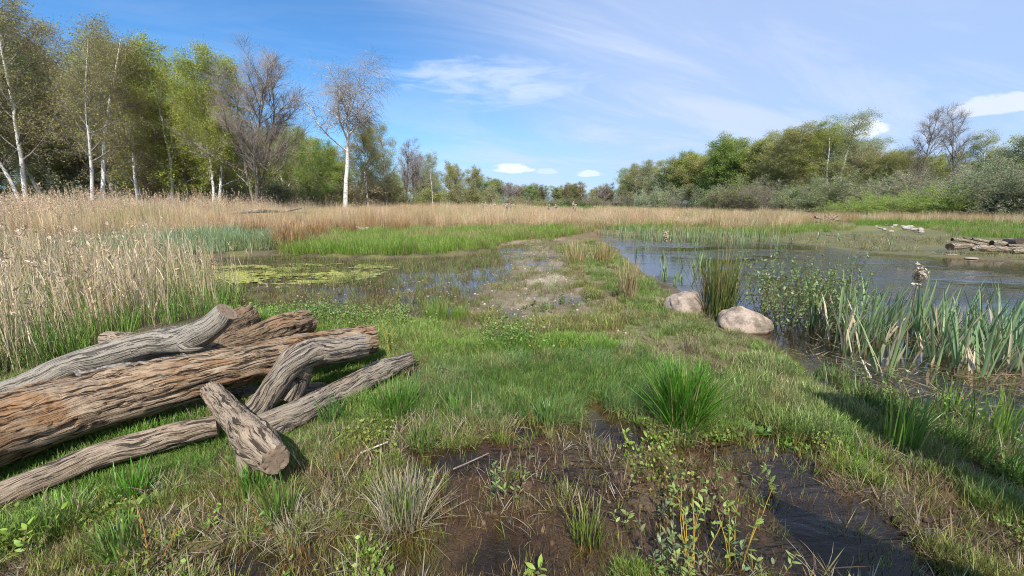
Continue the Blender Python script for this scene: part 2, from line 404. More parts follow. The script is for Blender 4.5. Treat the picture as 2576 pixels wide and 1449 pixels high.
BANK = [(1400,625),(1490,610),(1560,660),(1610,700),(1700,775),(1760,830),(1860,870),(1990,930),(2075,995),(2200,1060),(2400,1150),(2576,1260),(2576,1370),(2400,1230),(2250,1180),(2050,1110),(1850,1100),(1650,1075),(1450,1065),(1250,1090),(1000,1060),(950,960),(960,870),(1150,870),(1400,875),(1560,850),(1590,790),(1500,720)]
LOGG = [(-350, 1000), (40, 1060), (400, 960), (700, 960), (930, 880), (1040, 960), (1020, 1060), (820, 1180), (560, 1230), (330, 1310), (120, 1360), (-200, 1500), (-500, 1500)]
gLG = gpoly(LOGG)
gR, gL, gS, gF, gB = map(gpoly, (RPOND, LPOND, SPIT, FORE, BANK))

PUD = [(1540, 1092, .20), (1325, 1085, .15), (1930, 1112, .20), (1985, 1200, .22), (2060, 1290, .24), (2150, 1380, .30), (1170, 1155, .22), (640, 1410, .2), (450, 1425, .16), (1480, 1190, .18), (1800, 1330, .2), (1250, 1400, .2), (760, 1365, .14)]
PUDG = [(*P(a, b)[:2], r) for a, b, r in PUD]
def puddle(X, Y):
    k = 0*X
    for x, y, r in PUDG: k = np.maximum(k, sstep(r*(1.25 - np.hypot((X-x)*.8, Y-y)/r*.7) - .22*(1-fbm(X*4, Y*4, 43)) - .0, -.02, .07))
    return k
def mud(X, Y): return sstep(sdf(X, Y, gF) + 1.5*(fbm(X*1.9, Y*1.9, 41)-.5) + .8*(fbm(X*5.5, Y*5.5, 42, 3)-.5), -.15, .2)
def height(X, Y):
    X = np.asarray(X, float); Y = np.asarray(Y, float)
    far = sstep(Y, 9, 26)
    z = .055 + .05*(fbm(X*.9, Y*.9, 3)-.5) + .05*(fbm(X*3.1, Y*3.1, 5, 3)-.5)*(1-far) + .12*far
    fg = sstep(4.0 - Y + .8*(fbm(X*.8, Y*.8, 45)-.5), 0, 1.3)*(1 - sstep(sdf(X, Y, gLG), -.3, .3)); z = z - fg*(.032 - .05*(fbm(X*2.1, Y*2.1, 47)-.5) - .02*(fbm(X*10, Y*10, 49, 3)-.5))
    dB = sdf(X, Y, gB); z + .085*sstep(dB, -.15, .35)
    dS = sdf(X, Y, gS) + 1.2*(fbm(X*.9, Y*.9, 85)-.5); z = np.where(dS > -.6, z*(1-sstep(dS, -.6, .2)) + sstep(dS, -.6, .2)*(.014 + .085*(fbm(X*1.1, Y*1.1, 8)-.5) + .03*(fbm(X*5, Y*5, 9, 3)-.5)), z)
    dL = sdf(X, Y, gL); dl = dL + .7*(fbm(X*.8, Y*.8, 21)-.5)
    kl = sstep(dl, -.5, .35); z = z*(1-kl) + kl*(-.022 + .05*(fbm(X*1.3, Y*1.3, 31)-.5) + .075*(fbm(X*.55, Y*.9, 33)-.5))
    kf = mud(X, Y)
    z = z*(1-kf) + kf*(-.012 + .075*(fbm(X*2.3, Y*2.3, 51)-.5) + .02*(fbm(X*11, Y*11, 53, 3)-.5))
    kp = puddle(X, Y); z = z*(1-kp) + kp*(-.028)
    dR = sdf(X, Y, gR); dr = dR + .5*(fbm(X*.7, Y*.7, 61)-.5)*sstep(Y, 2, 8) + .15*(fbm(X*2, Y*2, 63)-.5)
    kr = sstep(dr, -.35, .1); z = z*(1-kr) + kr*(-.02 - .42*sstep(dr, .2, 3.) - .07*sstep(dr, -.15, .4))
    # flat olive shallows on the far side of the right pond
    fl = sstep(X, 5, 9)*sstep(Y, 12, 15)*sstep(28 - Y + .10*(X-16), 0, 3)*(1-kr)
    z = z*(1-fl) + fl*(.012 + .06*(fbm(X*.4, Y*1.3, 71)-.5) + .02*(fbm(X*2, Y*3, 73)-.5))
    return z
def hz(x, y): return float(height(np.array([x]), np.array([y]))[0])

# ------------------------------------------------------------------ ground
rows = np.concatenate([np.linspace(-14, .2, 14), np.exp(np.linspace(math.log(.35), math.log(3000), 420))])
cols = np.linspace(-1, 1, 400); cols = np.sign(cols)*np.abs(cols)**1.15
GY = np.repeat(rows[:, None], len(cols), 1); GX = cols[None]*(4.2 + 1.75*np.maximum(GY, 0) + .6*np.maximum(-GY, 0))
GZ = height(GX, GY)
def lerp(a, b, k): return a*(1-k[..., None]) + np.array(b)*k[..., None]
gc = np.zeros(GX.shape + (3,)) + np.array([.15, .12, .07])
nn = fbm(GX*1.7, GY*1.7, 81); gc = lerp(gc, (.075, .05, .03), sstep(nn, .5, .62)*.8)
gc = lerp(gc, (.21, .20, .06), sstep(fbm(GX*1.6, GY*1.6, 83), .48, .62)*.75)
gc = lerp(gc, (.24, .13, .05), sstep(fbm(GX*1.3, GY*1.3, 84), .54, .66)*sstep(GX, .6, 2.)*.7)
gc = lerp(gc, (.20, .175, .08), sstep(sdf(GX, GY, gB), -.1, .3)); gc = lerp(gc, (.12, .085, .045), sstep(sdf(GX, GY, gB), -.1, .3)*sstep(fbm(GX*2.6, GY*2.6, 97), .5, .62)*.8)
kS = sstep(sdf(GX, GY, gS) + 1.6*(fbm(GX*.9, GY*.9, 85)-.5), -.9, .5); gc = lerp(gc, (.44, .36, .25), kS*(.55+.45*sstep(fbm(GX*1.4, GY*1.4, 87), .35, .6)))
gc = lerp(gc, (.21, .17, .09), kS*sstep(fbm(GX*1.9, GY*1.9, 89), .5, .62)*.85)
kF = mud(GX, GY); gc = lerp(gc, (.19, .125, .07), kF*.85); gc = lerp(gc, (.20, .10, .055), kF*sstep(fbm(GX*1.2, GY*1.2, 95), .52, .62)*.7); gc = lerp(gc, (.07, .05, .035), kF*sstep(fbm(GX*2.3, GY*2.3, 91), .52, .66)*.85)
gc = lerp(gc, (.22, .20, .07), kF*sstep(fbm(GX*1.9, GY*1.9, 93), .53, .64)*.75)
gc = lerp(gc, (.045, .032, .022), puddle(GX, GY)*.9)
gc = lerp(gc, (.19, .145, .075), sstep(sdf(GX, GY, gL), -.3, .3))
kR = sstep(sdf(GX, GY, gR), -.1, .5); gc = lerp(gc, (.045, .034, .021), kR); gc = lerp(gc, (.03, .027, .014), sstep(sdf(GX, GY, gR), .8, 3))
kfl = sstep(GX, 5, 9)*sstep(GY, 12, 15)*(1-kR)*sstep(34-GY, 0, 3); gc = lerp(gc, (.19, .185, .07), kfl)
gc = lerp(gc, (.21, .155, .085), sstep(GY, 18, 24)*(1-kfl)*sstep(90-GY, 0, 12))
gc = lerp(gc, (.10, .19, .045), sstep(GY, 78, 92)*sstep(155-GY, 0, 20)); gc = lerp(gc, (.06, .055, .03), sstep(GY, 135, 160))
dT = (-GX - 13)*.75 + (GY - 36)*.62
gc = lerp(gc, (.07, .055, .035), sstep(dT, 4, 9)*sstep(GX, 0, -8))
nr, nc = GX.shape
ii = (np.arange(nr-1)*nc)[:, None] + np.arange(nc-1)[None]
gq = np.stack([ii, ii+1, ii+nc+1, ii+nc], -1).reshape(-1, 4)
def ground_mat():
    m, t, out = new_mat('marsh_ground')
    geo = t.add('ShaderNodeNewGeometry'); po = geo.outputs['Position']
    sp = t.add('ShaderNodeSeparateXYZ'); t.l.new(po, sp.inputs[0])
    a = t.add('ShaderNodeAttribute', attribute_name='soil').outputs['Color']
    n = t.noise(po, 9, 7, .68); f = t.noise(po, 60, 4, .7); g = t.noise(t.vscale(po, (22, 70, 20)), 1., 4, .6, 1.5)
    c = t.mix(t.ramp(n, .3, .7, 0, .55), a, t.mix(1., a, (.5, .47, .42), 'MULTIPLY'))
    c = t.mix(t.ramp(f, .58, .72, 0, .6), c, t.mix(1., a, (1.9, 1.85, 1.7), 'MULTIPLY'))
    c = t.mix(t.ramp(g, .6, .68, 0, .45), c, (.20, .155, .09))
    wet = t.ramp(t.math('ADD', sp.outputs[2], t.math('MULTIPLY', n, .02)), .045, .012)
    c = t.mix(t.math('MULTIPLY', wet, .45), c, t.mix(1., c, (.5, .48, .45), 'MULTIPLY'))
    bmp = t.add('ShaderNodeBump', inp={'Strength': 1., 'Distance': .05}); t.l.new(t.math('ADD', n, t.math('MULTIPLY', f, .45)), bmp.inputs['Height'])
    pb = t.add('ShaderNodeBsdfPrincipled', inp={'Base Color': c, 'Roughness': t.math('SUBTRACT', .9, t.math('MULTIPLY', wet, .35)), 'Normal': bmp.outputs[0], 'Specular IOR Level': .35})
    t.l.new(pb.outputs[0], out.inputs[0]); return m
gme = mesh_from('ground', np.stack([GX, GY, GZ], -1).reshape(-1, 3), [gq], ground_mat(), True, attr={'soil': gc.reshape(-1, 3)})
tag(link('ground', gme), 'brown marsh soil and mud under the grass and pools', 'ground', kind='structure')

def water_mat():
    m, t, out = new_mat('pond_water')
    po = t.add('ShaderNodeNewGeometry').outputs['Position']
    a = t.noise(t.vscale(po, (1.5, 3.6, 1)), 1.6, 4, .6, .4); b = t.noise(t.vscale(po, (7, 13, 1)), 1., 3, .55, .3)
    gust = t.ramp(t.noise(t.vscale(po, (.16, .30, 1)), 1., 3), .46, .62, .07, 1)
    hh = t.math('MULTIPLY', t.math('ADD', t.math('MULTIPLY', a, 1.), t.math('MULTIPLY', b, .3)), gust)
    bmp = t.add('ShaderNodeBump', inp={'Strength': .6, 'Distance': .07}); t.l.new(hh, bmp.inputs['Height'])
    fr = t.add('ShaderNodeFresnel', inp={'IOR': 1.34, 'Normal': bmp.outputs[0]})
    gl = t.add('ShaderNodeBsdfGlossy', inp={'Color': (1, 1, 1, 1), 'Roughness': .03, 'Normal': bmp.outputs[0]})
    tr = t.add('ShaderNodeBsdfTransparent', inp={'Color': (.84, .79, .69, 1)})
    mx = t.add('ShaderNodeMixShader', inp={0: fr.outputs[0], 1: tr.outputs[0], 2: gl.outputs[0]})
    t.l.new(mx.outputs[0], out.inputs[0]); return m
wv = np.array([[-34, -12, 0], [70, -12, 0], [70, 44, 0], [-34, 44, 0]], float)
tag(link('water', mesh_from('water', wv, [np.array([[0, 1, 2, 3]])], water_mat())), 'shallow pond water reflecting the sky', 'water', kind='structure')

# ------------------------------------------------------------------ stone shape
def stone_mesh(seed, rough=.30, det=40, flatb=.6):
    rs = np.random.default_rng(seed); nu, nv = det*2, det
    th = np.linspace(0, PI, nv+1)[:, None]; ph = (np.arange(nu)/nu*2*PI)[None]
    d = np.stack([np.sin(th)*np.cos(ph), np.sin(th)*np.sin(ph), np.cos(th)*np.ones_like(ph)], -1).reshape(-1, 3)
    r = 1 + rough*(fbm(d[:, 0]*1.4+d[:, 2]*.9+20, d[:, 1]*1.4-d[:, 2]*.7+20+seed, seed, 4)-.5)*2
    for k in range(11):                        # planed faces
        nrm = rs.normal(0, 1, 3); nrm /= np.linalg.norm(nrm); lim = rs.uniform(.66, .92); pr = (d*r[:, None])@nrm
        r = np.where(pr > lim, r*(lim + .25*(pr-lim))/np.maximum(pr, 1e-3), r)
    r = r*(1 + .16*(fbm(d[:, 0]*2.6+d[:, 2]*2+9, d[:, 1]*2.6-d[:, 2]*2.2+9+seed, seed+5, 3)-.5))
    r = r*(1 + .09*(fbm(d[:, 0]*6+d[:, 2]*4+20, d[:, 1]*6-d[:, 2]*5+20+seed, seed+9, 3)-.5))
    V = d*r[:, None]; V[:, 2] = np.where(V[:, 2] < -flatb, -flatb, V[:, 2])
    i = (np.arange(nv)*nu)[:, None] + np.arange(nu)[None]; j = (np.arange(nv)*nu)[:, None] + ((np.arange(nu)+1) % nu)[None]
    return V, np.stack([i, i+nu, j+nu, j], -1).reshape(-1, 4)

# ------------------------------------------------------------------ scatter (masses nobody could count)
def protos(name, meshes):
    col = bpy.data.collections.new(name)
    for i, me in enumerate(meshes):
        o = bpy.data.objects.new(name + ('' if i == 0 else '.%03d' % i), me); col.objects.link(o)
    return col, len(meshes)
def scatter(name, label, cat, coll, pts, rot, scl, tint):
    col, k = coll; n = len(pts)
    me = bpy.data.meshes.new(name); me.vertices.add(n); me.vertices.foreach_set('co', np.asarray(pts, np.float32).ravel())
    for an, ty, key, v in (('rot', 'FLOAT_VECTOR', 'vector', rot), ('scl', 'FLOAT_VECTOR', 'vector', scl), ('tint', 'FLOAT_VECTOR', 'vector', tint)):
        a = me.attributes.new(an, ty, 'POINT'); a.data.foreach_set(key, np.asarray(v, np.float32).ravel())
    a = me.attributes.new('pick', 'INT', 'POINT'); a.data.foreach_set('value', rng.integers(0, k, n).astype(np.int32))
    o = link(name, me); tag(o, label, cat, kind='stuff')
    g = bpy.data.node_groups.new(name + '_nodes', 'GeometryNodeTree')
    g.interface.new_socket('Geometry', in_out='INPUT', socket_type='NodeSocketGeometry'); g.interface.new_socket('Geometry', in_out='OUTPUT', socket_type='NodeSocketGeometry')
    N = g.nodes; gi = N.new('NodeGroupInput'); go = N.new('NodeGroupOutput'); ip = N.new('GeometryNodeInstanceOnPoints'); ci = N.new('GeometryNodeCollectionInfo')
    ci.inputs['Collection'].default_value = col; ci.inputs['Separate Children'].default_value = True; ci.inputs['Reset Children'].default_value = True
    def na(nm, ty):
        x = N.new('GeometryNodeInputNamedAttribute'); x.data_type = ty; x.inputs['Name'].default_value = nm; return x.outputs['Attribute']
    L = g.links.new
    L(gi.outputs[0], ip.inputs['Points']); L(ci.outputs[0], ip.inputs['Instance']); ip.inputs['Pick Instance'].default_value = True
    L(na('pick', 'INT'), ip.inputs['Instance Index']); L(na('rot', 'FLOAT_VECTOR'), ip.inputs['Rotation']); L(na('scl', 'FLOAT_VECTOR'), ip.inputs['Scale'])
    L(ip.outputs[0], go.inputs[0])
    md = o.modifiers.new('scatter', 'NODES'); md.node_group = g
    return o
CLEAR = [(*P(a, b)[:2], r, k) for a, b, r, k in ((2080, 566, 2.4, 1.), (2075, 573, 2.6, 1.), (2262, 581, 2.3, .8), (2262, 588, 2.0, .6), (895, 584, 1.0, 1.), (895, 592, 1.2, 1.), (2500, 634, 1.8, .7))]   # trodden ground round the heaps
def sample(poly, n, ymin=None, ymax=None, power=2.0, dens=None, zmin=-9., zmax=9.):
    """points on the ground inside an outline given by image points; thins with distance"""
    px = np.array([p[0] for p in poly]); Ys = np.array([P(*p)[1] for p in poly])
    y0, y1 = ymin or Ys.min(), ymax or Ys.max()
    out = []; got = 0; tries = 0
    while got < n and tries < 60:
        m = n*2; tries += 1
        u = rng.uniform(0, 1, m)
        if power == 2.0: Y = np.exp(np.log(y0) + u*np.log(y1/y0))
        else: q = 2-power; Y = (y0**q + u*(y1**q - y0**q))**(1/q)
        x = rng.uniform(px.min(), px.max(), m); zc = Y*cosP + CAM_H*sinP; X = (x-CX)/FPX*zc
        py = project(X, Y)[1]
        k = inpoly(x, py, poly)
        if dens is not None: k &= rng.uniform(0, 1, m) < dens(X, Y)
        for cx_, cy_, r_, a_ in CLEAR: k &= np.hypot((X-cx_)*a_, Y-cy_) > r_*(.75 + .5*rng.uniform(0, 1, m))
        X, Y = X[k], Y[k]; Z = height(X, Y); k = (Z > zmin) & (Z < zmax)
        q_ = np.stack([X[k], Y[k], Z[k]], 1); out.append(q_); got += len(q_)
    return np.concatenate(out)[:n]
def tints(n, cols, w=None, var=.18, pts=None, sc_=.8, seed=100):
    cols = np.array(cols, float)
    if pts is None: i = rng.choice(len(cols), n, p=w); c = cols[i]
    else:
        f = np.clip((fbm(pts[:, 0]*sc_, pts[:, 1]*sc_, seed) - .28)/.44, 0, .999) + rng.normal(0, .13, n); f = np.clip(f, 0, .999)*(len(cols)-1)
        i = np.floor(f).astype(int); fr = (f-i)[:, None]; c = cols[i]*(1-fr) + cols[i+1]*fr
    return c*rng.uniform(1-var, 1+var, (n, 1))*rng.uniform(.94, 1.06, (n, 3))
def rots(n, tilt=.12, wind=None):
    r = np.stack([rng.normal(0, tilt, n), rng.normal(0, tilt, n), rng.uniform(-PI, PI, n)], 1)
    return r
def scl(n, a, b, pts=None, k=0., zvar=.25):
    s = rng.uniform(a, b, n)
    if pts is not None: s = s*(1 + k*np.maximum(pts[:, 1]-4, 0))
    return np.stack([s, s, s*rng.uniform(1-zvar, 1+zvar, n)], 1)
def clump(seed, mat, **kw):
    rs = np.random.default_rng(seed); mb = MB()
    for k in (kw['parts'] if 'parts' in kw else [kw]):
        V, F, A = blades(rs, **k); mb.put(V, F, A)
    return mb.mesh('clump', mat)

turf = protos('turf_tuft', [clump(260+i, M_GRASS, parts=[dict(n=34, L=(.03, .085), w=.0045, spread=.09, lean=.75, curve=1.2, segs=3), dict(n=9, L=(.08, .17), w=.0042, spread=.07, lean=.6, curve=1.0, segs=3), dict(n=12, L=(.05, .13), w=.005, spread=.09, lean=1.3, curve=.6, segs=3)]) for i in range(6)])
short = protos('short_grass_tuft', [clump(200+i, M_GRASS, n=46, L=(.05, .15), w=.0042, spread=.085, lean=.55, curve=1.1, segs=3) for i in range(5)])
flatg = protos('lying_grass_tuft', [clump(210+i, M_GRASS, n=40, L=(.10, .24), w=.0045, spread=.07, lean=.95, curve=.9, segs=3, heading=0.) for i in range(4)])
shoots = protos('marsh_shoot_tuft', [clump(220+i, M_GRASS, n=9, L=(.05, .17), w=.0040, spread=.05, lean=.35, curve=.5, segs=2) for i in range(5)])
strawl = protos('dead_grass_tuft', [clump(230+i, M_STRAW, n=12, L=(.06, .20), w=.0042, spread=.07, lean=1.2, curve=.9, segs=3) for i in range(5)])
def leafy_proto(seed, n=26, size=.022, hgt=.06, spread=.09):
    rs = np.random.default_rng(seed); a = rs.uniform(0, 2*PI, n); r = spread*np.sqrt(rs.uniform(0, 1, n))
    C = np.stack([np.cos(a)*r, np.sin(a)*r, rs.uniform(.008, hgt, n)], 1); mb = MB(); V, q, A = leaf_quads(rs, C, size, .65); mb.put(V, [q], A)
    return mb.mesh('leafy', M_GRASS)
creep = protos('creeping_plant', [leafy_proto(240+i) for i in range(4)])

# open ground in front of and between the pools
LAND_NEAR = [(-350, 1000), (300, 880), (600, 800), (900, 800), (1150, 830), (1350, 850), (1560, 850), (1620, 800), (1500, 700), (1400, 625), (1500, 612), (1620, 690), (1720, 780), (1880, 860), (2100, 960), (2350, 1060), (2600, 1170), (3000, 1400), (3000, 1800), (-400, 1800)]
def outF(X, Y): return (1 - .92*mud(X, Y))*(1 - .97*puddle(X, Y))
def dry(X, Y): return (sdf(X, Y, gR) < -.10)*1.
def inB(X, Y): return sstep(sdf(X, Y, gB) + .25*(fbm(X*2, Y*2, 7)-.5), -.05, .25)
G1 = [(.36, .31, .15), (.20, .24, .06), (.15, .24, .05), (.21, .31, .075), (.26, .34, .11), (.23, .27, .10), (.36, .34, .15)]
def lump(pts, f=2.2, lo=.38, hi=1.6, seed=55): return (lo + (hi-lo)*sstep(fbm(pts[:, 0]*f, pts[:, 1]*f, seed), .3, .7))[:, None]
pts = sample(BANK, 9500, power=1.7, dens=lambda X, Y: (.05+.95*sstep(fbm(X*2.6, Y*2.6, 12), .42, .58))*dry(X, Y)*outF(X, Y), zmin=.0)
scatter('grass', 'short bright green grass covering the bank between the pools', 'grass', turf, pts, rots(len(pts), .2), scl(len(pts), .42, .68, pts, .03)*lump(pts), tints(len(pts), G1, pts=pts, var=.30, sc_=1.5))
pts = sample(BANK, 750, power=1.6, dens=lambda X, Y: sstep(fbm(X*1.5+3, Y*1.5, 15), .48, .62)*dry(X, Y), zmin=.0)
scatter('grass', 'taller grass tufts standing up from the short turf of the bank', 'grass', short, pts, rots(len(pts), .15), scl(len(pts), .5, 1.0, pts, .03), tints(len(pts), G1[1:4], pts=pts))
# lush strip round the log pile and the left foreground
pts = sample(LOGG, 4200, power=1.5, zmin=.0)
scatter('grass', 'lush long green grass growing around the log pile', 'grass', short, pts, rots(len(pts), .1), scl(len(pts), .5, .95)*lump(pts, 2.2, .5, 1.3), tints(len(pts), [(.10, .21, .03), (.15, .27, .045), (.21, .31, .07)], pts=pts))
# matted bluish-green grass in the middle
MAT = [(960, 1010), (1100, 930), (1330, 900), (1600, 900), (1700, 940), (1560, 1060), (1300, 1070), (1020, 1060)]
pts = sample(MAT, 1900, power=1.3, zmin=.0); r = rots(len(pts), .1); r[:, 2] = -.3 + 2.2*(fbm(pts[:, 0]*1.3, pts[:, 1]*1.3, 14)-.5)*2 + rng.normal(0, .5, len(pts))
scatter('grass', 'matted blue-green grass lying flat in the middle of the bank', 'grass', flatg, pts, r, scl(len(pts), .42, .8), tints(len(pts), [(.15, .26, .06), (.20, .32, .10), (.27, .35, .14)], pts=pts, sc_=1.6))
# foreground: sparse mixed growth
FGZ = [(-350, 1330), (100, 1330), (500, 1230), (830, 1120), (1000, 1060), (1500, 1050), (2000, 1100), (2350, 1180), (2600, 1300), (2900, 1450), (2900, 1800), (-400, 1800)]
fgd = lambda X, Y: (.02+.98*sstep(fbm(X*2.4, Y*2.4, 16), .52, .64))*outF(X, Y)
pts = sample(FGZ, 1900, ymin=.9, power=1.2, dens=lambda X, Y: fgd(X, Y)*dry(X, Y), zmin=-.01)
scatter('grass', 'patchy olive grass on the wet mud along the near edge', 'grass', turf, pts, rots(len(pts), .25), scl(len(pts), .4, .8), tints(len(pts), [(.17, .25, .035), (.22, .28, .06), (.27, .26, .09), (.19, .32, .045)], pts=pts, sc_=2.))
pts = sample(FGZ + [], 2600, ymin=.9, power=1.2, dens=lambda X, Y: (.08+.92*sstep(fbm(X*1.9, Y*1.9, 18), .47, .61))*dry(X, Y)*(1 - .45*puddle(X, Y)), zmin=-.045)
scatter('marsh_shoots', 'thin yellow-green shoots poking out of the brown puddle', 'shoots', shoots, pts, rots(len(pts), .22), scl(len(pts), .35, .85), tints(len(pts), [(.24, .25, .06), (.17, .27, .04), (.28, .17, .06), (.27, .31, .07)], var=.25))
pts = sample(FGZ, 650, ymin=.9, power=1.2, dens=lambda X, Y: (.08+.92*sstep(fbm(X*1.9+4, Y*1.9, 19), .48, .62))*(.12+.88*outF(X, Y)), zmin=-.02)
scatter('dead_grass', 'bleached dead grass lying on the near mud', 'grass', strawl, pts, rots(len(pts), .2), scl(len(pts), .6, 1.2), tints(len(pts), [(.36, .30, .19), (.26, .20, .12), (.42, .37, .27)], var=.2))
pts = sample(FGZ, 1700, ymin=.9, power=1.2, dens=lambda X, Y: dry(X, Y)*sstep(fbm(X*1.8+9, Y*1.8, 20), .5, .62)*outF(X, Y), zmin=.0)
scatter('creeping_plants', 'low small-leaved creeping plants on the near mud', 'ground cover', creep, pts, rots(len(pts), .1), scl(len(pts), .6, 1.3), tints(len(pts), [(.17, .30, .04), (.24, .34, .07), (.27, .28, .07)]))
pts = sample(FGZ, 2600, ymin=.9, power=1.2, dens=lambda X, Y: dry(X, Y)*(1 - .85*puddle(X, Y)), zmin=-.04)
scatter('leaf_litter', 'brown broken blades and stalks lying on the near mud', 'litter', protos('brown_litter', [clump(236+i, M_STRAW, n=10, L=(.03, .12), w=.004, spread=.09, lean=1.5, curve=.12, segs=2) for i in range(4)]), pts, rots(len(pts), .1), scl(len(pts), .6, 1.2), tints(len(pts), [(.14, .095, .05), (.20, .15, .08), (.09, .06, .04), (.30, .24, .15)], w=[.4, .3, .22, .08]))
# general thin cover of the remaining land
pts = sample(LAND_NEAR, 3000, power=1.7, dens=lambda X, Y: (.08+.92*sstep(fbm(X*1.7, Y*1.7, 23), .46, .62))*outF(X, Y)*dry(X, Y)*sstep(Y, 2.5, 3.6), zmin=-.01)
scatter('grass', 'mixed green and straw grass scattered over the open marsh', 'grass', short, pts, rots(len(pts), .15), scl(len(pts), .4, .8, pts, .03), tints(len(pts), [(.16, .26, .04), (.21, .30, .07), (.28, .28, .11)], pts=pts))
pts = sample(LAND_NEAR, 1100, power=1.6, dens=lambda X, Y: sstep(fbm(X*1.2+7, Y*1.2, 24), .45, .6)*outF(X, Y)*dry(X, Y)*sstep(Y, 2.2, 3.2), zmin=.0)
scatter('dead_grass', 'pale dead grass blades scattered over the green bank', 'grass', strawl, pts, rots(len(pts), .2), scl(len(pts), .6, 1.2), tints(len(pts), [(.34, .29, .17), (.25, .20, .11)]))
# mud spit and shallow left pond
SP2 = [(1270, 606), (1420, 600), (1460, 690), (1500, 740), (1590, 810), (1560, 870), (1180, 860), (900, 820), (650, 790), (560, 740), (900, 650), (1150, 660)]
pts = sample(SP2, 4600, power=1.8, dens=lambda X, Y: .12+.88*sstep(fbm(X*1.3, Y*1.8, 26), .46, .6), zmin=-.08)
scatter('marsh_shoots', 'low olive and brown shoots dotting the bare mud spit', 'shoots', shoots, pts, rots(len(pts), .3), scl(len(pts), .55, 1.0, pts, .05), tints(len(pts), [(.20, .20, .06), (.27, .21, .10), (.18, .27, .06), (.15, .12, .06)], var=.25))
LP2 = [(400, 660), (720, 650), (1050, 655), (1250, 632), (1280, 690), (1180, 740), (1080, 775), (850, 790), (640, 775), (430, 715)]
pts = sample(LP2, 1500, power=1.6, dens=lambda X, Y: .10+.9*sstep(fbm(X*.9, Y*1.4, 28), .5, .62), zmin=-.2)
scatter('marsh_shoots', 'sparse dark shoots standing in the shallow left pool', 'shoots', shoots, pts, rots(len(pts), .25), scl(len(pts), .8, 1.5, pts, .04), tints(len(pts), [(.12, .15, .04), (.16, .13, .06), (.17, .21, .06)], var=.25))
SPE = [(1150, 790), (1230, 825), (1350, 845), (1560, 838), (1590, 800), (1500, 735), (1455, 670), (1430, 640), (1420, 690), (1460, 760), (1490, 800), (1350, 810), (1230, 790)]
pts = sample(SPE, 900, power=1.5, dens=lambda X, Y: sstep(fbm(X*1.7, Y*1.7, 25), .44, .58))
scatter('grass', 'ragged olive tufts creeping onto the edge of the mud spit', 'grass', turf, pts, rots(len(pts), .25), scl(len(pts), .6, 1.3), tints(len(pts), [(.20, .25, .06), (.26, .29, .08), (.30, .25, .11)], var=.25))
MIDG = [(560, 780), (760, 790), (1000, 810), (1160, 845), (1330, 865), (1560, 860), (1560, 900), (1150, 910), (950, 880), (700, 820), (560, 800)]
pts = sample(MIDG, 1900, power=1.4, dens=lambda X, Y: .08+.92*sstep(fbm(X*1.6, Y*1.6, 27), .46, .6), zmin=-.05)
scatter('grass', 'fresh upright grass fringe along the near rim of the left pool', 'grass', short, pts, rots(len(pts)), scl(len(pts), .6, 1.3), tints(len(pts), [(.15, .28, .04), (.20, .34, .05), (.25, .32, .09)], pts=pts))
pts = sample(MIDG, 420, power=1.4, dens=lambda X, Y: sstep(fbm(X*1.3, Y*1.3, 29), .45, .6), zmin=-.08)
scatter('creeping_plants', 'leafy green waterweeds along the near rim of the left pool', 'ground cover', protos('leafy_weed', [leafy_proto(250+i, 22, .026, .26, .12) for i in range(3)]), pts, rots(len(pts)), scl(len(pts), .7, 1.3), tints(len(pts), [(.15, .24, .05), (.20, .28, .08)]))

def pebble(seed):
    V, q = stone_mesh(seed, det=5); mb = MB(); A = np.zeros((len(V), 4)); A[:, 0] = .5; A[:, 2] = .3; mb.put(V*np.array([1.2, 1, .7]), [q], A); return mb.mesh('pebble', M_STRAW, True)
peb = protos('pebble', [pebble(270+i) for i in range(5)])
pts = sample(SP2, 1500, power=1.6, dens=lambda X, Y: .2+.8*sstep(fbm(X*1.4, Y*1.4, 87), .4, .6), zmin=-.03)
scatter('pebbles', 'small pale pebbles and clods strewn on the mud spit', 'pebbles', peb, pts, rots(len(pts), .3), scl(len(pts), .006, .028), tints(len(pts), [(.50, .43, .32), (.33, .27, .18), (.6, .55, .46)], w=[.4, .45, .15]))
pts = sample(FGZ, 1500, ymin=.9, power=1.2, zmin=-.02)
scatter('pebbles', 'dark clods and crumbs of earth on the near mud', 'clods', peb, pts, rots(len(pts), .3), scl(len(pts), .005, .022), tints(len(pts), [(.12, .08, .05), (.20, .15, .09), (.08, .06, .04)]))

# ---- tall growth: reeds
def reed_proto(seed, n, L, leaves, spread, w=.006, plume=True, lean=.10):
    rs = np.random.default_rng(seed); mb = MB()
    V, F, A = blades(rs, n, L, w, spread, lean, .12, 4, wtop=.7); mb.put(V, F, A)
    V = V.reshape(n, -1, 3)
    if leaves:
        for i in range(n):
            for k in range(leaves):
                s = V[i][2*rs.integers(1, 4)]
                bv, bf, ba = blades(rs, 1, (.12, .32), .008, .001, .7, .9, 3); mb.put(bv + s, bf, ba)
    if plume:
        tops = V[:, -1]; sel = rs.uniform(0, 1, n) < plume
        if sel.any():
            C = np.repeat(tops[sel], 7, 0) + rs.normal(0, 1, (sel.sum()*7, 3))*np.array([.012, .012, .06]) - np.array([0, 0, .05])
            lv, lq, la = leaf_quads(rs, C, .07, .3, 1.5); la[:, 2] = .2; mb.put(lv, [lq], la)
    return mb.mesh('reed', M_STRAW)
reed = protos('reed_clump', [reed_proto(300+i, 16, (1.3, 2.05), 2, .32, .007, .6) for i in range(5)])
reedN = protos('near_reed_clump', [reed_proto(310+i, 10, (.6, 1.2), 1, .26, .0055, .15, .13) for i in range(6)])
rush = protos('rush_clump', [clump(320+i, M_STRAW, n=70, L=(.55, 1.05), w=.006, spread=.30, lean=.22, curve=.35, segs=3) for i in range(5)])
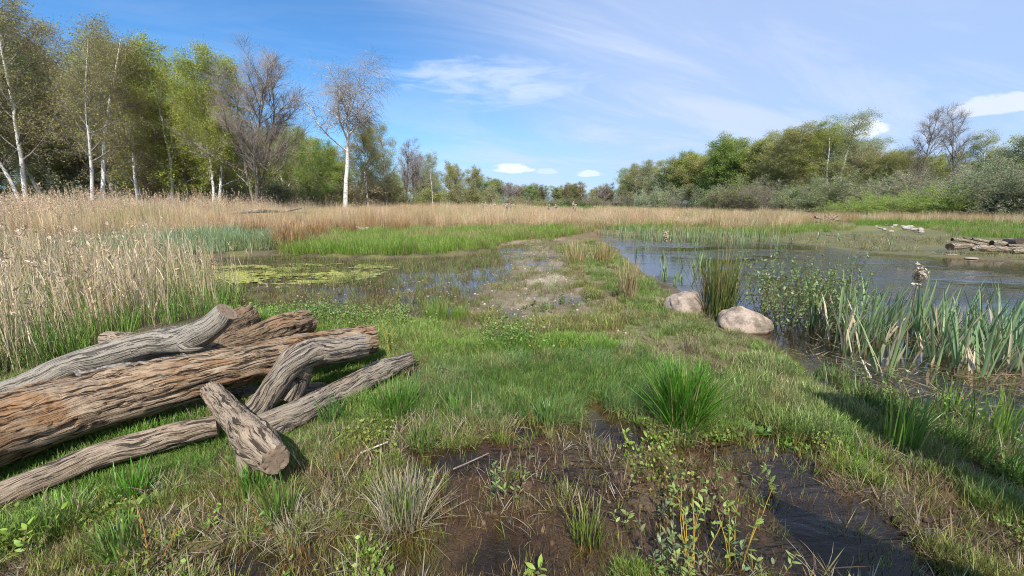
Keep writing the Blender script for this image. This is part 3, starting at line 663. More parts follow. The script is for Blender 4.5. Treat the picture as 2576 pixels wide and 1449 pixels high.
tall = protos('tall_grass_clump', [clump(330+i, M_GRASS, n=60, L=(.25, .62), w=.009, spread=.26, lean=.28, curve=.6, segs=3) for i in range(5)])

STR = [(.60, .48, .31), (.52, .40, .25), (.66, .54, .38)]
ORG = [(.46, .32, .17), (.58, .42, .26), (.64, .50, .33), (.52, .37, .20), (.62, .51, .32), (.44, .38, .18)]
REED_FAR = [(-900, 600), (0, 660), (170, 650), (330, 605), (560, 585), (700, 560), (900, 548), (1080, 545), (1240, 545), (1260, 532), (1000, 529), (0, 529), (-900, 529)]
pts = sample(REED_FAR, 6000, ymin=11, ymax=58, power=1.0, dens=lambda X, Y: .22 + .78*sstep(Y, 15, 22))
k = pts[:, 1] < 40 - .55*(pts[:, 0]+16) + 8; pts = pts[k]
scatter('reeds', 'tall pale feathery reeds in front of the left wood', 'reeds', reed, pts, rots(len(pts), .05), scl(len(pts), .8, 1.08), tints(len(pts), STR, pts=pts, sc_=.2))
RUSH = [(-400, 640), (200, 640), (480, 612), (620, 605), (720, 596), (880, 594), (960, 585), (1200, 582), (1400, 590), (1480, 583), (1700, 578), (1900, 583), (2050, 574), (2100, 570), (2050, 556), (1900, 549), (1700, 541), (1500, 534), (1300, 530), (1000, 530), (600, 534), (-400, 545)]
pts = sample(RUSH, 11500, ymin=13, ymax=75, power=1.35)
nn = len(pts); s_ = scl(nn, .85, 1.25, pts, .006); s_[:, 2] *= np.where(pts[:, 0] > 2, .72, 1.)*(.62 + .8*fbm(pts[:, 0]*.35, pts[:, 1]*.22, 37, 3))
scatter('rushes', 'orange-tan dry rushes filling the middle distance', 'rushes', rush, pts, rots(nn, .06), s_, tints(nn, ORG, pts=pts, sc_=.3, var=.28))
pts = sample(RUSH, 1500, ymin=14, ymax=60, power=1.3, dens=lambda X, Y: sstep(fbm(X*.25, Y*.25, 33), .5, .62))
scatter('grass', 'olive-green grass tufts mixed among the dry rushes', 'grass', tall, pts, rots(len(pts)), scl(len(pts), .8, 1.3), tints(len(pts), [(.17, .20, .06), (.24, .22, .09)]))
# near reeds on the left
NEARR = [(-500, 1000), (-40, 960), (150, 930), (300, 860), (430, 820), (560, 790), (600, 740), (520, 690), (420, 640), (380, 615), (0, 620), (-500, 640)]
nd = lambda X, Y: .25+.75*sstep(fbm(X*.9, Y*.9, 34), .38, .56)
pts = sample(NEARR, 760, power=1.4, dens=nd)
scatter('reeds', 'straw-coloured reed stalks standing at the left behind the log pile', 'reeds', reedN, pts, rots(len(pts), .06), scl(len(pts), .8, 1.1), tints(len(pts), STR))
pts = sample(NEARR, 1150, power=1.5, dens=lambda X, Y: .2+.8*sstep(fbm(X*1.1, Y*1.1, 35), .4, .58))
scatter('grass', 'long green grass growing between the left reed stalks', 'grass', tall, pts, rots(len(pts), .1), scl(len(pts), .4, .85), tints(len(pts), [(.15, .27, .045), (.20, .31, .07), (.25, .28, .10)], pts=pts))
# blue-green shoots behind the left pool
BLUE = [(-300, 640), (250, 650), (420, 650), (560, 645), (700, 634), (715, 612), (640, 600), (460, 612), (250, 612), (-300, 590)]
pts = sample(BLUE, 1300, power=1.5, dens=lambda X, Y: .06+.94*sstep(fbm(X*.8, Y*.8, 36), .40, .58))
scatter('grass', 'blue-green young sedge behind the left pool', 'sedge', tall, pts, rots(len(pts)), scl(len(pts), .85, 1.35), tints(len(pts), [(.26, .32, .12), (.25, .34, .17), (.29, .38, .23), (.32, .36, .16)], pts=pts))
# bright green grass strip
GSTR = [(715, 642), (900, 648), (1100, 645), (1230, 628), (1290, 610), (1420, 604), (1500, 588), (1440, 585), (1250, 586), (1000, 594), (800, 600), (720, 606)]
pts = sample(GSTR, 2600, power=1.5)
scatter('grass', 'bright green and straw grass strip beyond the left pool', 'grass', tall, pts, rots(len(pts)), scl(len(pts), .5, .95), tints(len(pts), [(.19, .32, .045), (.25, .34, .07), (.36, .32, .13)], pts=pts, sc_=.5))
# far bank of the right pond
FARB = [(1500, 584), (1700, 592), (1900, 598), (2060, 584), (2300, 592), (2600, 606), (2900, 620), (2900, 566), (2576, 566), (2300, 562), (2100, 564), (1900, 575), (1700, 576)]
pts = sample(FARB, 2600, power=1.5, dens=lambda X, Y: .4+.6*sstep(fbm(X*.4, Y*.4, 38), .38, .55))
scatter('grass', 'green grass along the far bank of the right pond', 'grass', tall, pts, rots(len(pts)), scl(len(pts), .45, .95), tints(len(pts), [(.15, .30, .035), (.21, .32, .06), (.32, .30, .11)], pts=pts, sc_=.4))
BKR = [(2050, 556), (2576, 560), (2900, 568), (2900, 580), (2500, 572), (2200, 568), (2050, 566)]
pts = sample(BKR, 700, power=1.5)
scatter('rushes', 'thin line of dry rushes under the right thicket', 'rushes', rush, pts, rots(len(pts), .06), scl(len(pts), .7, 1.1), tints(len(pts), ORG))
MEAD = [(1200, 531), (1620, 531), (1620, 525), (1200, 525)]
pts = sample(MEAD, 1500, ymin=80, ymax=150, power=1.5)
scatter('grass', 'distant green meadow grass before the far trees', 'grass', tall, pts, rots(len(pts)), scl(len(pts), 1.0, 2.0), tints(len(pts), [(.12, .24, .04), (.16, .28, .06)]))

FLAT = [(1900, 601), (2060, 618), (2300, 640), (2576, 655), (2800, 662), (2800, 612), (2400, 597), (2060, 588)]
pts = sample(FLAT, 800, power=1.4, dens=lambda X, Y: .1+.9*sstep(fbm(X*.5, Y*1.1, 39), .46, .6))
scatter('marsh_shoots', 'sparse straw shoots on the olive flats across the right pond', 'shoots', shoots, pts, rots(len(pts), .3), scl(len(pts), 1.0, 2.2), tints(len(pts), [(.27, .25, .11), (.34, .29, .16), (.20, .22, .07)], var=.25))
pts = sample(FLAT, 700, power=1.3, dens=lambda X, Y: .15+.85*sstep(fbm(X*.7, Y*1.4, 40), .42, .58))
scatter('dead_grass', 'bleached flattened debris on the olive flats across the right pond', 'litter', strawl, pts, rots(len(pts), .15), scl(len(pts), 1.2, 2.6, zvar=.1)*np.array([1, 1, .4]), tints(len(pts), [(.40, .34, .22), (.20, .16, .09), (.30, .27, .12)]))
# far-shore short cattail shoots and litter in the right pond
FSH = [(1500, 588), (1620, 606), (1800, 610), (1950, 612), (2000, 603), (1900, 598), (1700, 590), (1560, 582)]
pts = sample(FSH, 520, power=1.4)
pts[:, 2] = np.maximum(pts[:, 2], -.1)
scatter('cattail_shoots', 'short grey-green cattail shoots along the far waterline', 'shoots', protos('young_cattail', [clump(340+i, M_GRASS, n=5, L=(.25, .55), w=.016, spread=.05, lean=.18, curve=.15, segs=3) for i in range(4)]), pts, rots(len(pts), .1), scl(len(pts), .8, 1.2), tints(len(pts), [(.22, .27, .13), (.33, .32, .20), (.20, .28, .13)]))
LIT = [(1990, 870), (2150, 840), (2400, 830), (2600, 880), (2700, 1000), (2650, 1130), (2450, 1080), (2250, 1010), (2080, 940)]
litp = []
for i in range(4):
    rs = np.random.default_rng(350+i); mb = MB()
    V, F, A = blades(rs, 14, (.12, .5), .012, .25, 1.5, .05, 2); V[:, 2] = V[:, 2]*.12 + .004; mb.put(V, F, A); litp.append(mb.mesh('litter', M_STRAW))
pts = sample(LIT, 130, power=1.3, dens=lambda X, Y: .2+.8*sstep(fbm(X*1.5, Y*1.5, 44), .42, .58)); pts[:, 2] = rng.uniform(-.012, .004, len(pts))
scatter('reed_litter', 'broken brown reed litter floating in the near right shallows', 'litter', protos('reed_litter', litp), pts, rots(len(pts), .02), scl(len(pts), .5, 1.0), tints(len(pts), [(.30, .24, .14), (.16, .12, .07), (.42, .36, .26)], w=[.45, .4, .15]))
pts = sample([(2060, 930), (2250, 990), (2450, 1060), (2600, 1130), (2700, 1230), (2576, 1220), (2350, 1110), (2150, 1040)], 160, power=1.3, zmin=-.12)
scatter('grass', 'trailing green grass at the near edge of the right pond', 'grass', flatg, pts, rots(len(pts), .15), scl(len(pts), .8, 1.4), tints(len(pts), [(.09, .18, .03), (.14, .22, .05), (.22, .21, .09)]))

# ---- floating algae on the left pool: many thin irregular mats, one mass
ALG = [(430, 690), (520, 672), (700, 664), (900, 664), (1010, 672), (960, 694), (860, 712), (700, 716), (540, 712)]
aV = []; aF = []; n0 = 0
ap = sample(ALG, 2700, power=1.3, dens=lambda X, Y: .04+.96*sstep(fbm(X*1.3, Y*2.2, 46), .42, .66))
for x, y, _ in ap:
    k = 8; a = np.arange(k)/k*2*PI + rng.uniform(0, 1); r = rng.uniform(.012, .06)*rng.uniform(.5, 1.2, k)
    V = np.stack([x + np.cos(a)*r*1.8, y + np.sin(a)*r, np.full(k, .004) + rng.uniform(0, .012)], 1); aV.append(np.vstack([[x, y, .018], V]))
    aF.append(n0 + np.stack([np.zeros(k, int), 1+np.arange(k), 1+(np.arange(k)+1) % k], 1)); n0 += k+1
def algae_mat():
    m, t, out = new_mat('algae'); po = t.add('ShaderNodeNewGeometry').outputs['Position']; sp = t.add('ShaderNodeSeparateXYZ'); t.l.new(po, sp.inputs[0])
    n = t.noise(po, 14, 5, .65); far = t.ramp(sp.outputs[0], -4.4, -2.4)
    c = t.mix(t.ramp(n, .35, .65), (.24, .25, .05), (.32, .31, .07)); c = t.mix(far, c, t.mix(n, (.22, .24, .10), (.33, .35, .18)))
    pb = t.add('ShaderNodeBsdfPrincipled', inp={'Base Color': c, 'Roughness': .6}); t.l.new(pb.outputs[0], out.inputs[0]); return m
M_ALG = algae_mat()
tag(link('algae', mesh_from('algae', np.concatenate(aV), [np.concatenate(aF)], M_ALG)), 'yellow-green algae mats floating on the left pool', 'algae', kind='stuff')

# ------------------------------------------------------------------ trees
def perp(T):
    ref = np.where(np.abs(T[:, 2:3]) > .9, np.array([1., 0, 0]), np.array([0, 0, 1.])); N = np.cross(T, ref); N /= np.linalg.norm(N, axis=1, keepdims=True) + 1e-9
    return N, np.cross(T, N)
def grow(rs, P0, D, L, n, grav, wander):
    m = len(P0); pts = np.zeros((m, n, 3)); pts[:, 0] = P0; D = D.copy(); st = (L/(n-1))[:, None]
    for k in range(1, n):
        D = D + np.array([0, 0, grav]) + rs.normal(0, wander, (m, 3)); D /= np.linalg.norm(D, axis=1, keepdims=True)
        pts[:, k] = pts[:, k-1] + D*st
    return pts
def kids(rs, pts, R, k, u0, u1, ang, angv):
    m, n, _ = pts.shape
    u = u0 + (u1-u0)*(np.arange(k)[None] + rs.uniform(0, 1, (m, k)))/k; f = u*(n-1); i = np.minimum(f.astype(int), n-2); fr = (f-i)[..., None]
    mi = np.arange(m)[:, None]; B = pts[mi, i]*(1-fr) + pts[mi, i+1]*fr; T = pts[mi, i+1]-pts[mi, i]
    rr = R[mi, i]*(1-fr[..., 0]) + R[mi, i+1]*fr[..., 0]
    B = B.reshape(-1, 3); T = T.reshape(-1, 3); T = T/(np.linalg.norm(T, axis=1, keepdims=True)+1e-9); N, Bn = perp(T)
    az = (np.arange(k)[None]*2.4 + rs.uniform(0, 6.28, (m, 1)) + rs.normal(0, .5, (m, k))).reshape(-1)
    a = ang + rs.normal(0, angv, len(az))
    D = np.cos(a)[:, None]*T + np.sin(a)[:, None]*(np.cos(az)[:, None]*N + np.sin(az)[:, None]*Bn)
    return B, D, u.reshape(-1), rr.reshape(-1)
def make_tree(seed, h=16, r=.16, stems=1, stem_spread=.25, lean=.06, wander=.05, lv=(), leaf=None, bark=None, twig=None, leafm=None, stem_len=(.8, 1.), pale_limbs=False):
    rs = np.random.default_rng(seed)
    a = rs.uniform(0, 6.28, stems); P0 = np.stack([np.cos(a), np.sin(a), 0*a], 1)*(stem_spread if stems > 1 else 0); P0[:, 2] = -.15
    D = np.stack([np.cos(a)*lean, np.sin(a)*lean, np.ones(stems)], 1)*1.; D += rs.normal(0, lean*.4, (stems, 3)); D /= np.linalg.norm(D, axis=1, keepdims=True)
    L = h*(rs.uniform(stem_len[0], stem_len[1], stems) if stems > 1 else np.ones(1))
    pts = grow(rs, P0, D, L, 14, .05, wander); t = np.linspace(0, 1, 14)
    R = r*(1-t*.93)[None]**.85*(L/h)[:, None]; R[:, 0] *= 1.25
    tb = MB(); cb = MB(); V, q = tubes(pts, R, 8); tb.put(V, [q])
    par, pR, pL = pts, R, L
    for li, d in enumerate(lv):
        B, D, u, rr = kids(rs, par, pR, d['k'], d['u0'], d.get('u1', .98), d['ang'], d.get('angv', .2))
        if 'abs' in d: Lc = d['abs']*rs.uniform(.6, 1.3, len(B))
        else: Lc = np.repeat(pL, d['k'])*d['ratio']*np.clip(1-d.get('shape', .6)*u, .12, 1)*rs.uniform(.65, 1.25, len(B))
        n = d.get('n', 5); c = grow(rs, B, D, Lc, n, d.get('grav', 0), d.get('wander', .1)); tt = np.linspace(0, 1, n)
        Rc = np.minimum(rr*.75, d['r'])[:, None]*(1-tt*.8)[None]
        last = li == len(lv)-1; V, q = tubes(c, np.maximum(Rc, .004), 3 if li else 5)
        if last or li == 2: cb.put(V, [q], mi=0)
        else: tb.put(V, [q], mi=0 if pale_limbs else 1)
        par, pR, pL = c, Rc, Lc
    if leaf:
        m, n, _ = par.shape; k = leaf['k']; f = rs.uniform(.25, 1, (m, k))*(n-1); i = np.minimum(f.astype(int), n-2); fr = (f-i)[..., None]; mi = np.arange(m)[:, None]
        C = (par[mi, i]*(1-fr) + par[mi, i+1]*fr).reshape(-1, 3) + rs.normal(0, leaf.get('jit', .05), (m*k, 3)); C = C[C[:, 2] > .05]
        V, q, A = leaf_quads(rs, C, leaf['s'], .7); cb.put(V, [q], A, mi=1)
    return tb.mesh('trunk', [bark, M_LIMB], True), cb.mesh('crown', [twig, leafm or M_LEAF])
def birch(seed, leafk, droop=-.22, dense=1., twig=M_TWIG_O, stems=1, u0=.2):
    return make_tree(seed, 16, .17, stems, .3, .09, .045, [dict(k=24, u0=u0, ang=.78, ratio=.40, shape=.72, r=.055, grav=.07, n=7, wander=.10), dict(k=8, u0=.2, ang=.75, ratio=.42, shape=.5, r=.022, grav=.0, n=5, wander=.14), dict(k=int(9*dense), u0=.1, ang=.8, abs=.85, r=.008, grav=droop, n=5, wander=.12)], dict(k=int(leafk*2.7), s=.09, jit=.15) if leafk else None, M_BIRCH, twig)
TREES = {
 'birch': [birch(401, 6), birch(402, 5), birch(403, 7, stems=2)],
 'thin': [birch(411, 3, dense=1.3, twig=M_TWIG_D), birch(412, 2, dense=1.3, stems=2, twig=M_TWIG_D, u0=.25)],
 'bare': [make_tree(421, 16, .17, 3, .35, .12, .05, [dict(k=20, u0=.22, ang=.70, ratio=.42, shape=.55, r=.06, grav=.10, n=7, wander=.11), dict(k=9, u0=.2, ang=.65, ratio=.45, shape=.5, r=.03, grav=.05, n=5, wander=.14), dict(k=18, u0=.1, ang=.6, abs=.9, r=.019, grav=.07, n=3, wander=.15)], None, M_BARK, M_TWIG_G),
          make_tree(422, 14, .15, 1, .3, .05, .04, [dict(k=24, u0=.22, ang=.7, ratio=.42, shape=.7, r=.05, grav=.10, n=7, wander=.1), dict(k=9, u0=.2, ang=.65, ratio=.42, shape=.5, r=.028, grav=.04, n=5, wander=.14), dict(k=16, u0=.1, ang=.6, abs=.85, r=.018, grav=.05, n=3, wander=.15)], None, M_BARK, M_TWIG_D)],
 'green': [make_tree(430+i, 12, .16, 2, .3, .10, .06, [dict(k=18, u0=.10, ang=.85, ratio=.36, shape=.6, r=.05, grav=.06, n=6, wander=.12), dict(k=8, u0=.2, ang=.75, ratio=.45, shape=.4, r=.02, grav=.0, n=5, wander=.15), dict(k=7, u0=.1, ang=.8, abs=.7, r=.008, grav=-.06, n=4, wander=.15)], dict(k=20, s=.095, jit=.13), M_BARK, M_TWIG_O) for i in range(3)],
 'bush': [make_tree(440+i, 4, .045, 15, .9, .55, .10, [dict(k=9, u0=.12, ang=.8, ratio=.42, shape=.3, r=.02, grav=.05, n=5, wander=.16), dict(k=8, u0=.15, ang=.8, ratio=.5, shape=.3, r=.009, grav=.0, n=4, wander=.2), dict(k=3, u0=.1, ang=.8, abs=.3, r=.005, grav=.0, n=3, wander=.2)], dict(k=5, s=.09, jit=.06), M_BARK, M_TWIG_G, stem_len=(.55, 1.)) for i in range(3)],
 'scrub': [make_tree(450+i, 4, .04, 14, .9, .5, .10, [dict(k=10, u0=.12, ang=.75, ratio=.45, shape=.3, r=.018, grav=.06, n=5, wander=.16), dict(k=9, u0=.15, ang=.75, ratio=.5, shape=.3, r=.009, grav=.02, n=4, wander=.2), dict(k=3, u0=.1, ang=.8, abs=.35, r=.006, grav=.03, n=3, wander=.2)], dict(k=1, s=.06, jit=.04), M_BARK, M_TWIG_D, stem_len=(.55, 1.)) for i in range(2)],
}
LONE = make_tree(461, 17, .24, 1, .3, .02, .035, [dict(k=13, u0=.50, u1=.95, ang=.52, ratio=.46, shape=.40, r=.095, grav=.05, n=8, wander=.07), dict(k=10, u0=.25, ang=.65, ratio=.42, shape=.5, r=.04, grav=-.02, n=6, wander=.12), dict(k=19, u0=.1, ang=.9, abs=1.7, r=.019, grav=-.42, n=5, wander=.1)], dict(k=1, s=.06, jit=.04), M_BIRCH, M_TWIG_G, pale_limbs=True)
TOPZ = {cm.name: max(v.co.z for v in cm.vertices) for _, cm in [t for l in TREES.values() for t in l] + [LONE]}
def place_tree(kind, px, Y, top, colr, label, cat='tree', group=None, name=None, rz=None, var=None, lean=0., fat=1., mesh=None):
    h = H_of(top, Y); p = PY(px, Y, 0); h = min(h, 6.) if kind in ('bush', 'scrub') and px < 1300 else h; z = hz(p[0], p[1])
    e = bpy.data.objects.new(name or {'birch': 'birch_tree', 'thin': 'birch_tree', 'bare': 'bare_tree', 'green': 'leafy_tree', 'bush': 'bush', 'scrub': 'scrub_bush'}[kind], None)
    sc.collection.objects.link(e); e.empty_display_size = .3
    tm, cm = mesh or (random.choice(TREES[kind]) if var is None else TREES[kind][var])
    s = h/TOPZ[cm.name]
    e.location = (p[0], p[1], z-.02); e.rotation_euler = (0, lean, random.uniform(0, 6.28) if rz is None else rz); e.scale = (s*fat, s*fat, s)
    tag(e, label, cat, group)
    for nm, me in (('trunk' if kind not in ('bush', 'scrub') else 'stems', tm), ('crown', cm)):
        o = link(nm, me, e); o.color = (*colr, 1)
    return e
YG = (.42, .46, .11); OL = (.39, .38, .14); GR = (.30, .40, .10); DG = (.24, .30, .09); BR = (.40, .33, .16); SG = (.41, .45, .25); BG = (.35, .47, .09)
def jc(c, v=.16):
    k = random.uniform(1-v, 1+v); return tuple(min(1, x*k*random.uniform(.93, 1.07)) for x in c)

# left wood, named individuals
place_tree('thin', 85, 37, -60, OL, 'tall many-limbed tree at the far left with dark clotted top twigs', var=1, rz=.5)
place_tree('thin', 245, 35, -8, OL, 'tall white-trunked birch forking low, rising to the top edge', name='birch_tree', var=1, rz=2.1)
place_tree('birch', 350, 39, 70, BR, 'birch with rusty-olive crown between two taller pale birches', var=0)
place_tree('birch', 435, 41, 92, YG, 'yellow-green birch with feathery crown left of its rounder twin', var=1)
place_tree('birch', 540, 40, 86, YG, 'yellow-green birch with a rounded olive-tipped top', var=2, rz=1.)
place_tree('bare', 650, 41, 118, OL, 'broad leafless tree with several ascending trunks before the dark wood', var=0, rz=.8+PI, fat=1.25)
place_tree('bare', 868, 50, 128, OL, 'lone tall weeping birch with bare hanging twigs and white trunk', name='birch_tree', mesh=LONE, rz=1.2, lean=.04, fat=1.5)
place_tree('green', 800, 53, 300, GR, 'fresh green tree just left of the weeping birch', var=0)
place_tree('birch', 925, 55, 270, OL, 'olive birch directly behind the weeping birch', var=0)
place_tree('thin', 975, 60, 305, SG, 'thin grey-green birch right of the weeping birch', var=0)
place_tree('bare', 1025, 66, 345, OL, 'reddish-brown bare tree low on the left treeline', var=1)
place_tree('birch', 1092, 74, 383, SG, 'small white-stemmed birch standing near the end of the left wood', var=1)
place_tree('green', 1150, 80, 400, OL, 'olive-leaved tree near the end of the left wood', var=1)
place_tree('green', 1195, 88, 410, OL, 'last rounded olive tree where the left wood ends', var=2)
for px, Y, top, kk, c, lab in ((-70, 36, -40, 'thin', OL, 'tall olive tree half outside the left edge'), (25, 41, -30, 'birch', OL, 'tall dense olive tree in the top left corner'), (150, 42, 10, 'birch', SG, 'grey-green birch between the two tallest left trees'),
  (195, 44, 40, 'thin', BR, 'brownish thin-crowned birch just left of the white forked birch'), (305, 43, 62, 'birch', OL, 'dense olive birch right behind the white forked birch'), (400, 46, 108, 'birch', SG, 'pale grey-green birch behind the yellow-green pair'), (490, 45, 118, 'green', YG, 'bushy yellow-green tree between the yellow-green pair'), (580, 47, 190, 'birch', OL, 'olive birch right of the round-topped yellow-green one')):
    place_tree(kk, px, Y, top, c, lab, fat=1.25)
def topline(px, xs, ys): return float(np.interp(px, xs, ys))
LX, LYs = [-500, 0, 150, 300, 400, 560, 620, 700, 800, 900, 1000, 1100, 1220], [0, 10, 50, 90, 140, 190, 230, 250, 310, 300, 345, 395, 420]
LD, LDs = [-500, 0, 600, 900, 1220], [36, 40, 48, 58, 95]
for i in range(48):
    px = -420 + 1640*((i*.618) % 1); Y = topline(px, LD, LDs) + 3 + random.uniform(0, 1)**1.3*16
    top = topline(px, LX, LYs) + random.uniform(0, 1)*130; k = random.choice(['birch', 'thin', 'thin', 'green', 'birch', 'bare'])
    place_tree(k, px, Y, min(top, 430), jc(random.choice([YG, OL, GR, DG, BR])), {'birch': 'leafing birch among many inside the left wood', 'thin': 'thin-crowned birch inside the left wood', 'green': 'green-leaved tree inside the left wood', 'bare': 'leafless grey tree inside the left wood'}[k], group='trees filling the left wood', fat=1.25 if px < 600 else 1.6)
for i in range(46):
    px = -450 + 1670*((i*.618+.3) % 1); Y = topline(px, LD, LDs) + random.uniform(-1.5, 9)
    k = random.choice(['bush', 'bush', 'scrub', 'green'])
    place_tree(k, px, Y, random.uniform(360, 460), jc(random.choice([GR, OL, BR, YG, SG, OL])), {'bush': 'leafy undergrowth bush at the foot of the left wood', 'scrub': 'twiggy brown undergrowth at the foot of the left wood', 'green': 'low green young tree at the foot of the left wood'}[k], 'bush', 'undergrowth of the left wood', name='undergrowth_bush', fat=1.4)
# right wood
for kind, px, Y, top, c, lab, v in (
  ('birch', 1597, 118, 408, OL, 'first low tree at the far end of the right wood', 1), ('green', 1645, 112, 392, SG, 'grey-green domed tree second from the far end of the right wood', 0),
  ('birch', 1700, 106, 392, OL, 'olive tree low on the rising right treeline', 0), ('green', 1752, 98, 372, OL, 'rounded olive tree halfway up the right treeline', 1),
  ('birch', 1800, 92, 348, YG, 'yellow-green birch stepping up the right treeline', 2), ('green', 1845, 86, 330, GR, 'bright green tree with a knob of a top on the right treeline', 2),
  ('birch', 1900, 80, 350, OL, 'olive birch in a dip of the right treeline', 0), ('birch', 1950, 72, 318, OL, 'tall olive birch with white stem left of the highest right tree', 1),
  ('birch', 2010, 68, 302, OL, 'tall dark-centred birch beside the highest right tree', 2), ('birch', 2075, 64, 288, YG, 'broad birch joined to the highest right tree', 0),
  ('birch', 2115, 62, 272, SG, 'highest tree of the right wood with white forked trunk', 1), ('green', 2160, 62, 345, BR, 'rusty-olive tree right of the highest right tree', 1),
  ('birch', 2225, 58, 372, OL, 'low olive-yellow tree left of the two bare trees', 2), ('bare', 2290, 54, 266, OL, 'bare slender tree, smaller of the two leafless trees on the right', 1),
  ('bare', 2385, 52, 256, OL, 'bare wide tree, larger of the two leafless trees on the right', 1), ('green', 2365, 56, 372, YG, 'low yellow-green tree at the foot of the bare pair', 0),
  ('birch', 2465, 50, 322, SG, 'grey-green tree between the bare pair and the right edge', 0), ('green', 2560, 44, 318, SG, 'grey-green tree filling the right edge', 2), ('thin', 2600, 47, 285, SG, 'thin tree whose twigs enter at the right edge', 0)):
    place_tree(kind, px, Y, top, c, lab, var=v, fat=1.0 if kind == 'bare' else 1.5)
for px, Y, top, kk, c in ((1585, 122, 412, 'green', OL), (1618, 116, 398, 'birch', SG), (1668, 110, 388, 'green', OL), (1725, 103, 380, 'birch', YG), (1775, 96, 358, 'green', OL), (1825, 90, 338, 'birch', OL), (1875, 84, 335, 'green', OL), (1925, 78, 330, 'green', OL), (1985, 70, 308, 'green', OL)):
    place_tree(kk, px, Y, top, jc(c), 'tree of the closed canopy climbing the right wood', group='closed canopy of the right wood', fat=1.5)
RX, RYs, RDs = [1560, 1650, 1800, 2000, 2200, 2400, 2600, 3100], [415, 392, 352, 308, 345, 385, 340, 330], [124, 112, 92, 68, 58, 52, 46, 40]
for i in range(60):
    px = 1570 + 1400*((i*.618) % 1); Y = topline(px, RX, RDs) + random.uniform(2, 14); top = topline(px, RX, RYs) + random.uniform(0, 1)**1.5*60
    k = random.choice(['birch', 'green', 'green', 'birch', 'thin'])
    place_tree(k, px, Y, min(top, 440), jc(random.choice([OL, OL, GR, SG, YG, DG])), {'birch': 'olive birch among many inside the right wood', 'thin': 'thin-crowned tree inside the right wood', 'green': 'dense leafy tree inside the right wood'}[k], group='trees filling the right wood', fat=1.5)
for i in range(46):                           # grey-green willow thicket along the right bank
    px = 1585 + 1400*((i*.618+.2) % 1); Y = topline(px, [1560, 1700, 2000, 2200, 2400, 2600, 3100], [112, 92, 56, 47, 44, 40, 34]) + random.uniform(-1.5, 6)
    top = topline(px, [1560, 1700, 1900, 2100, 2300, 2450, 2576, 3100], [480, 462, 430, 430, 425, 400, 360, 340]) + random.uniform(-12, 55)
    k = 'scrub' if random.random() < .28 else 'bush'
    place_tree(k, px, Y, top, jc(random.choice([SG, SG, (.29, .34, .16), DG, (.34, .36, .18)])), 'grey-green willow bush in the thicket along the right bank' if k == 'bush' else 'twiggy half-bare bush in the thicket along the right bank', 'bush', 'thicket along the right bank', fat=1.25)
for px, Y, top, v, f in ((2130, 40, 500, 0, 1.5), (2190, 39, 490, 1, 1.5), (2250, 38.5, 478, 2, 1.5), (2310, 38, 478, 0, 1.5), (2370, 37.5, 470, 1, 1.4), (2420, 37.5, 455, 2, 1.4)):
    place_tree('bush', px, Y, top, BG, 'bright fresh-green bush in the low hedge behind the far log heap', 'bush', 'bright green bushes on the right bank', var=v, fat=f)
for px, Y, top, v in ((2500, 36, 420, 0), (2570, 35, 380, 1), (2650, 33, 370, 2)):
    place_tree('bush', px, Y, top, (.25, .29, .15), 'tall grey-green bush closing the right edge', 'bush', 'tall bushes at the right edge', var=v, fat=1.2)
# far trees
for i in range(34):
    px = 1205 + 400*((i*.618+.1) % 1); Y = 165 + random.uniform(0, 40)
    k = random.choice(['bare', 'green', 'green', 'birch', 'thin']); top = 462 + random.uniform(-8, 12) + (px < 1260)*-14
    place_tree(k, px, Y, top, jc(random.choice([OL, BR, OL, GR, DG, (.2, .17, .10)])), {'birch': 'distant olive tree across the meadow', 'thin': 'distant thin tree across the meadow', 'green': 'distant leafy tree across the meadow', 'bare': 'distant leafless tree across the meadow'}[k], group='far trees across the meadow', fat=1.6)
for i in range(22):
    px = 1200 + 410*((i*.618+.5) % 1); Y = 158 + random.uniform(0, 12)
    place_tree(random.choice(['bush', 'scrub']), px, Y, 497 + random.uniform(-6, 8), jc(random.choice([DG, OL, SG])), 'distant bush at the foot of the far trees', 'bush', 'far bushes across the meadow', fat=1.6)
place_tree('bush', 1240, 108, 485, SG, 'round grey-green bush at the corner of the left wood', 'bush', fat=1.3)

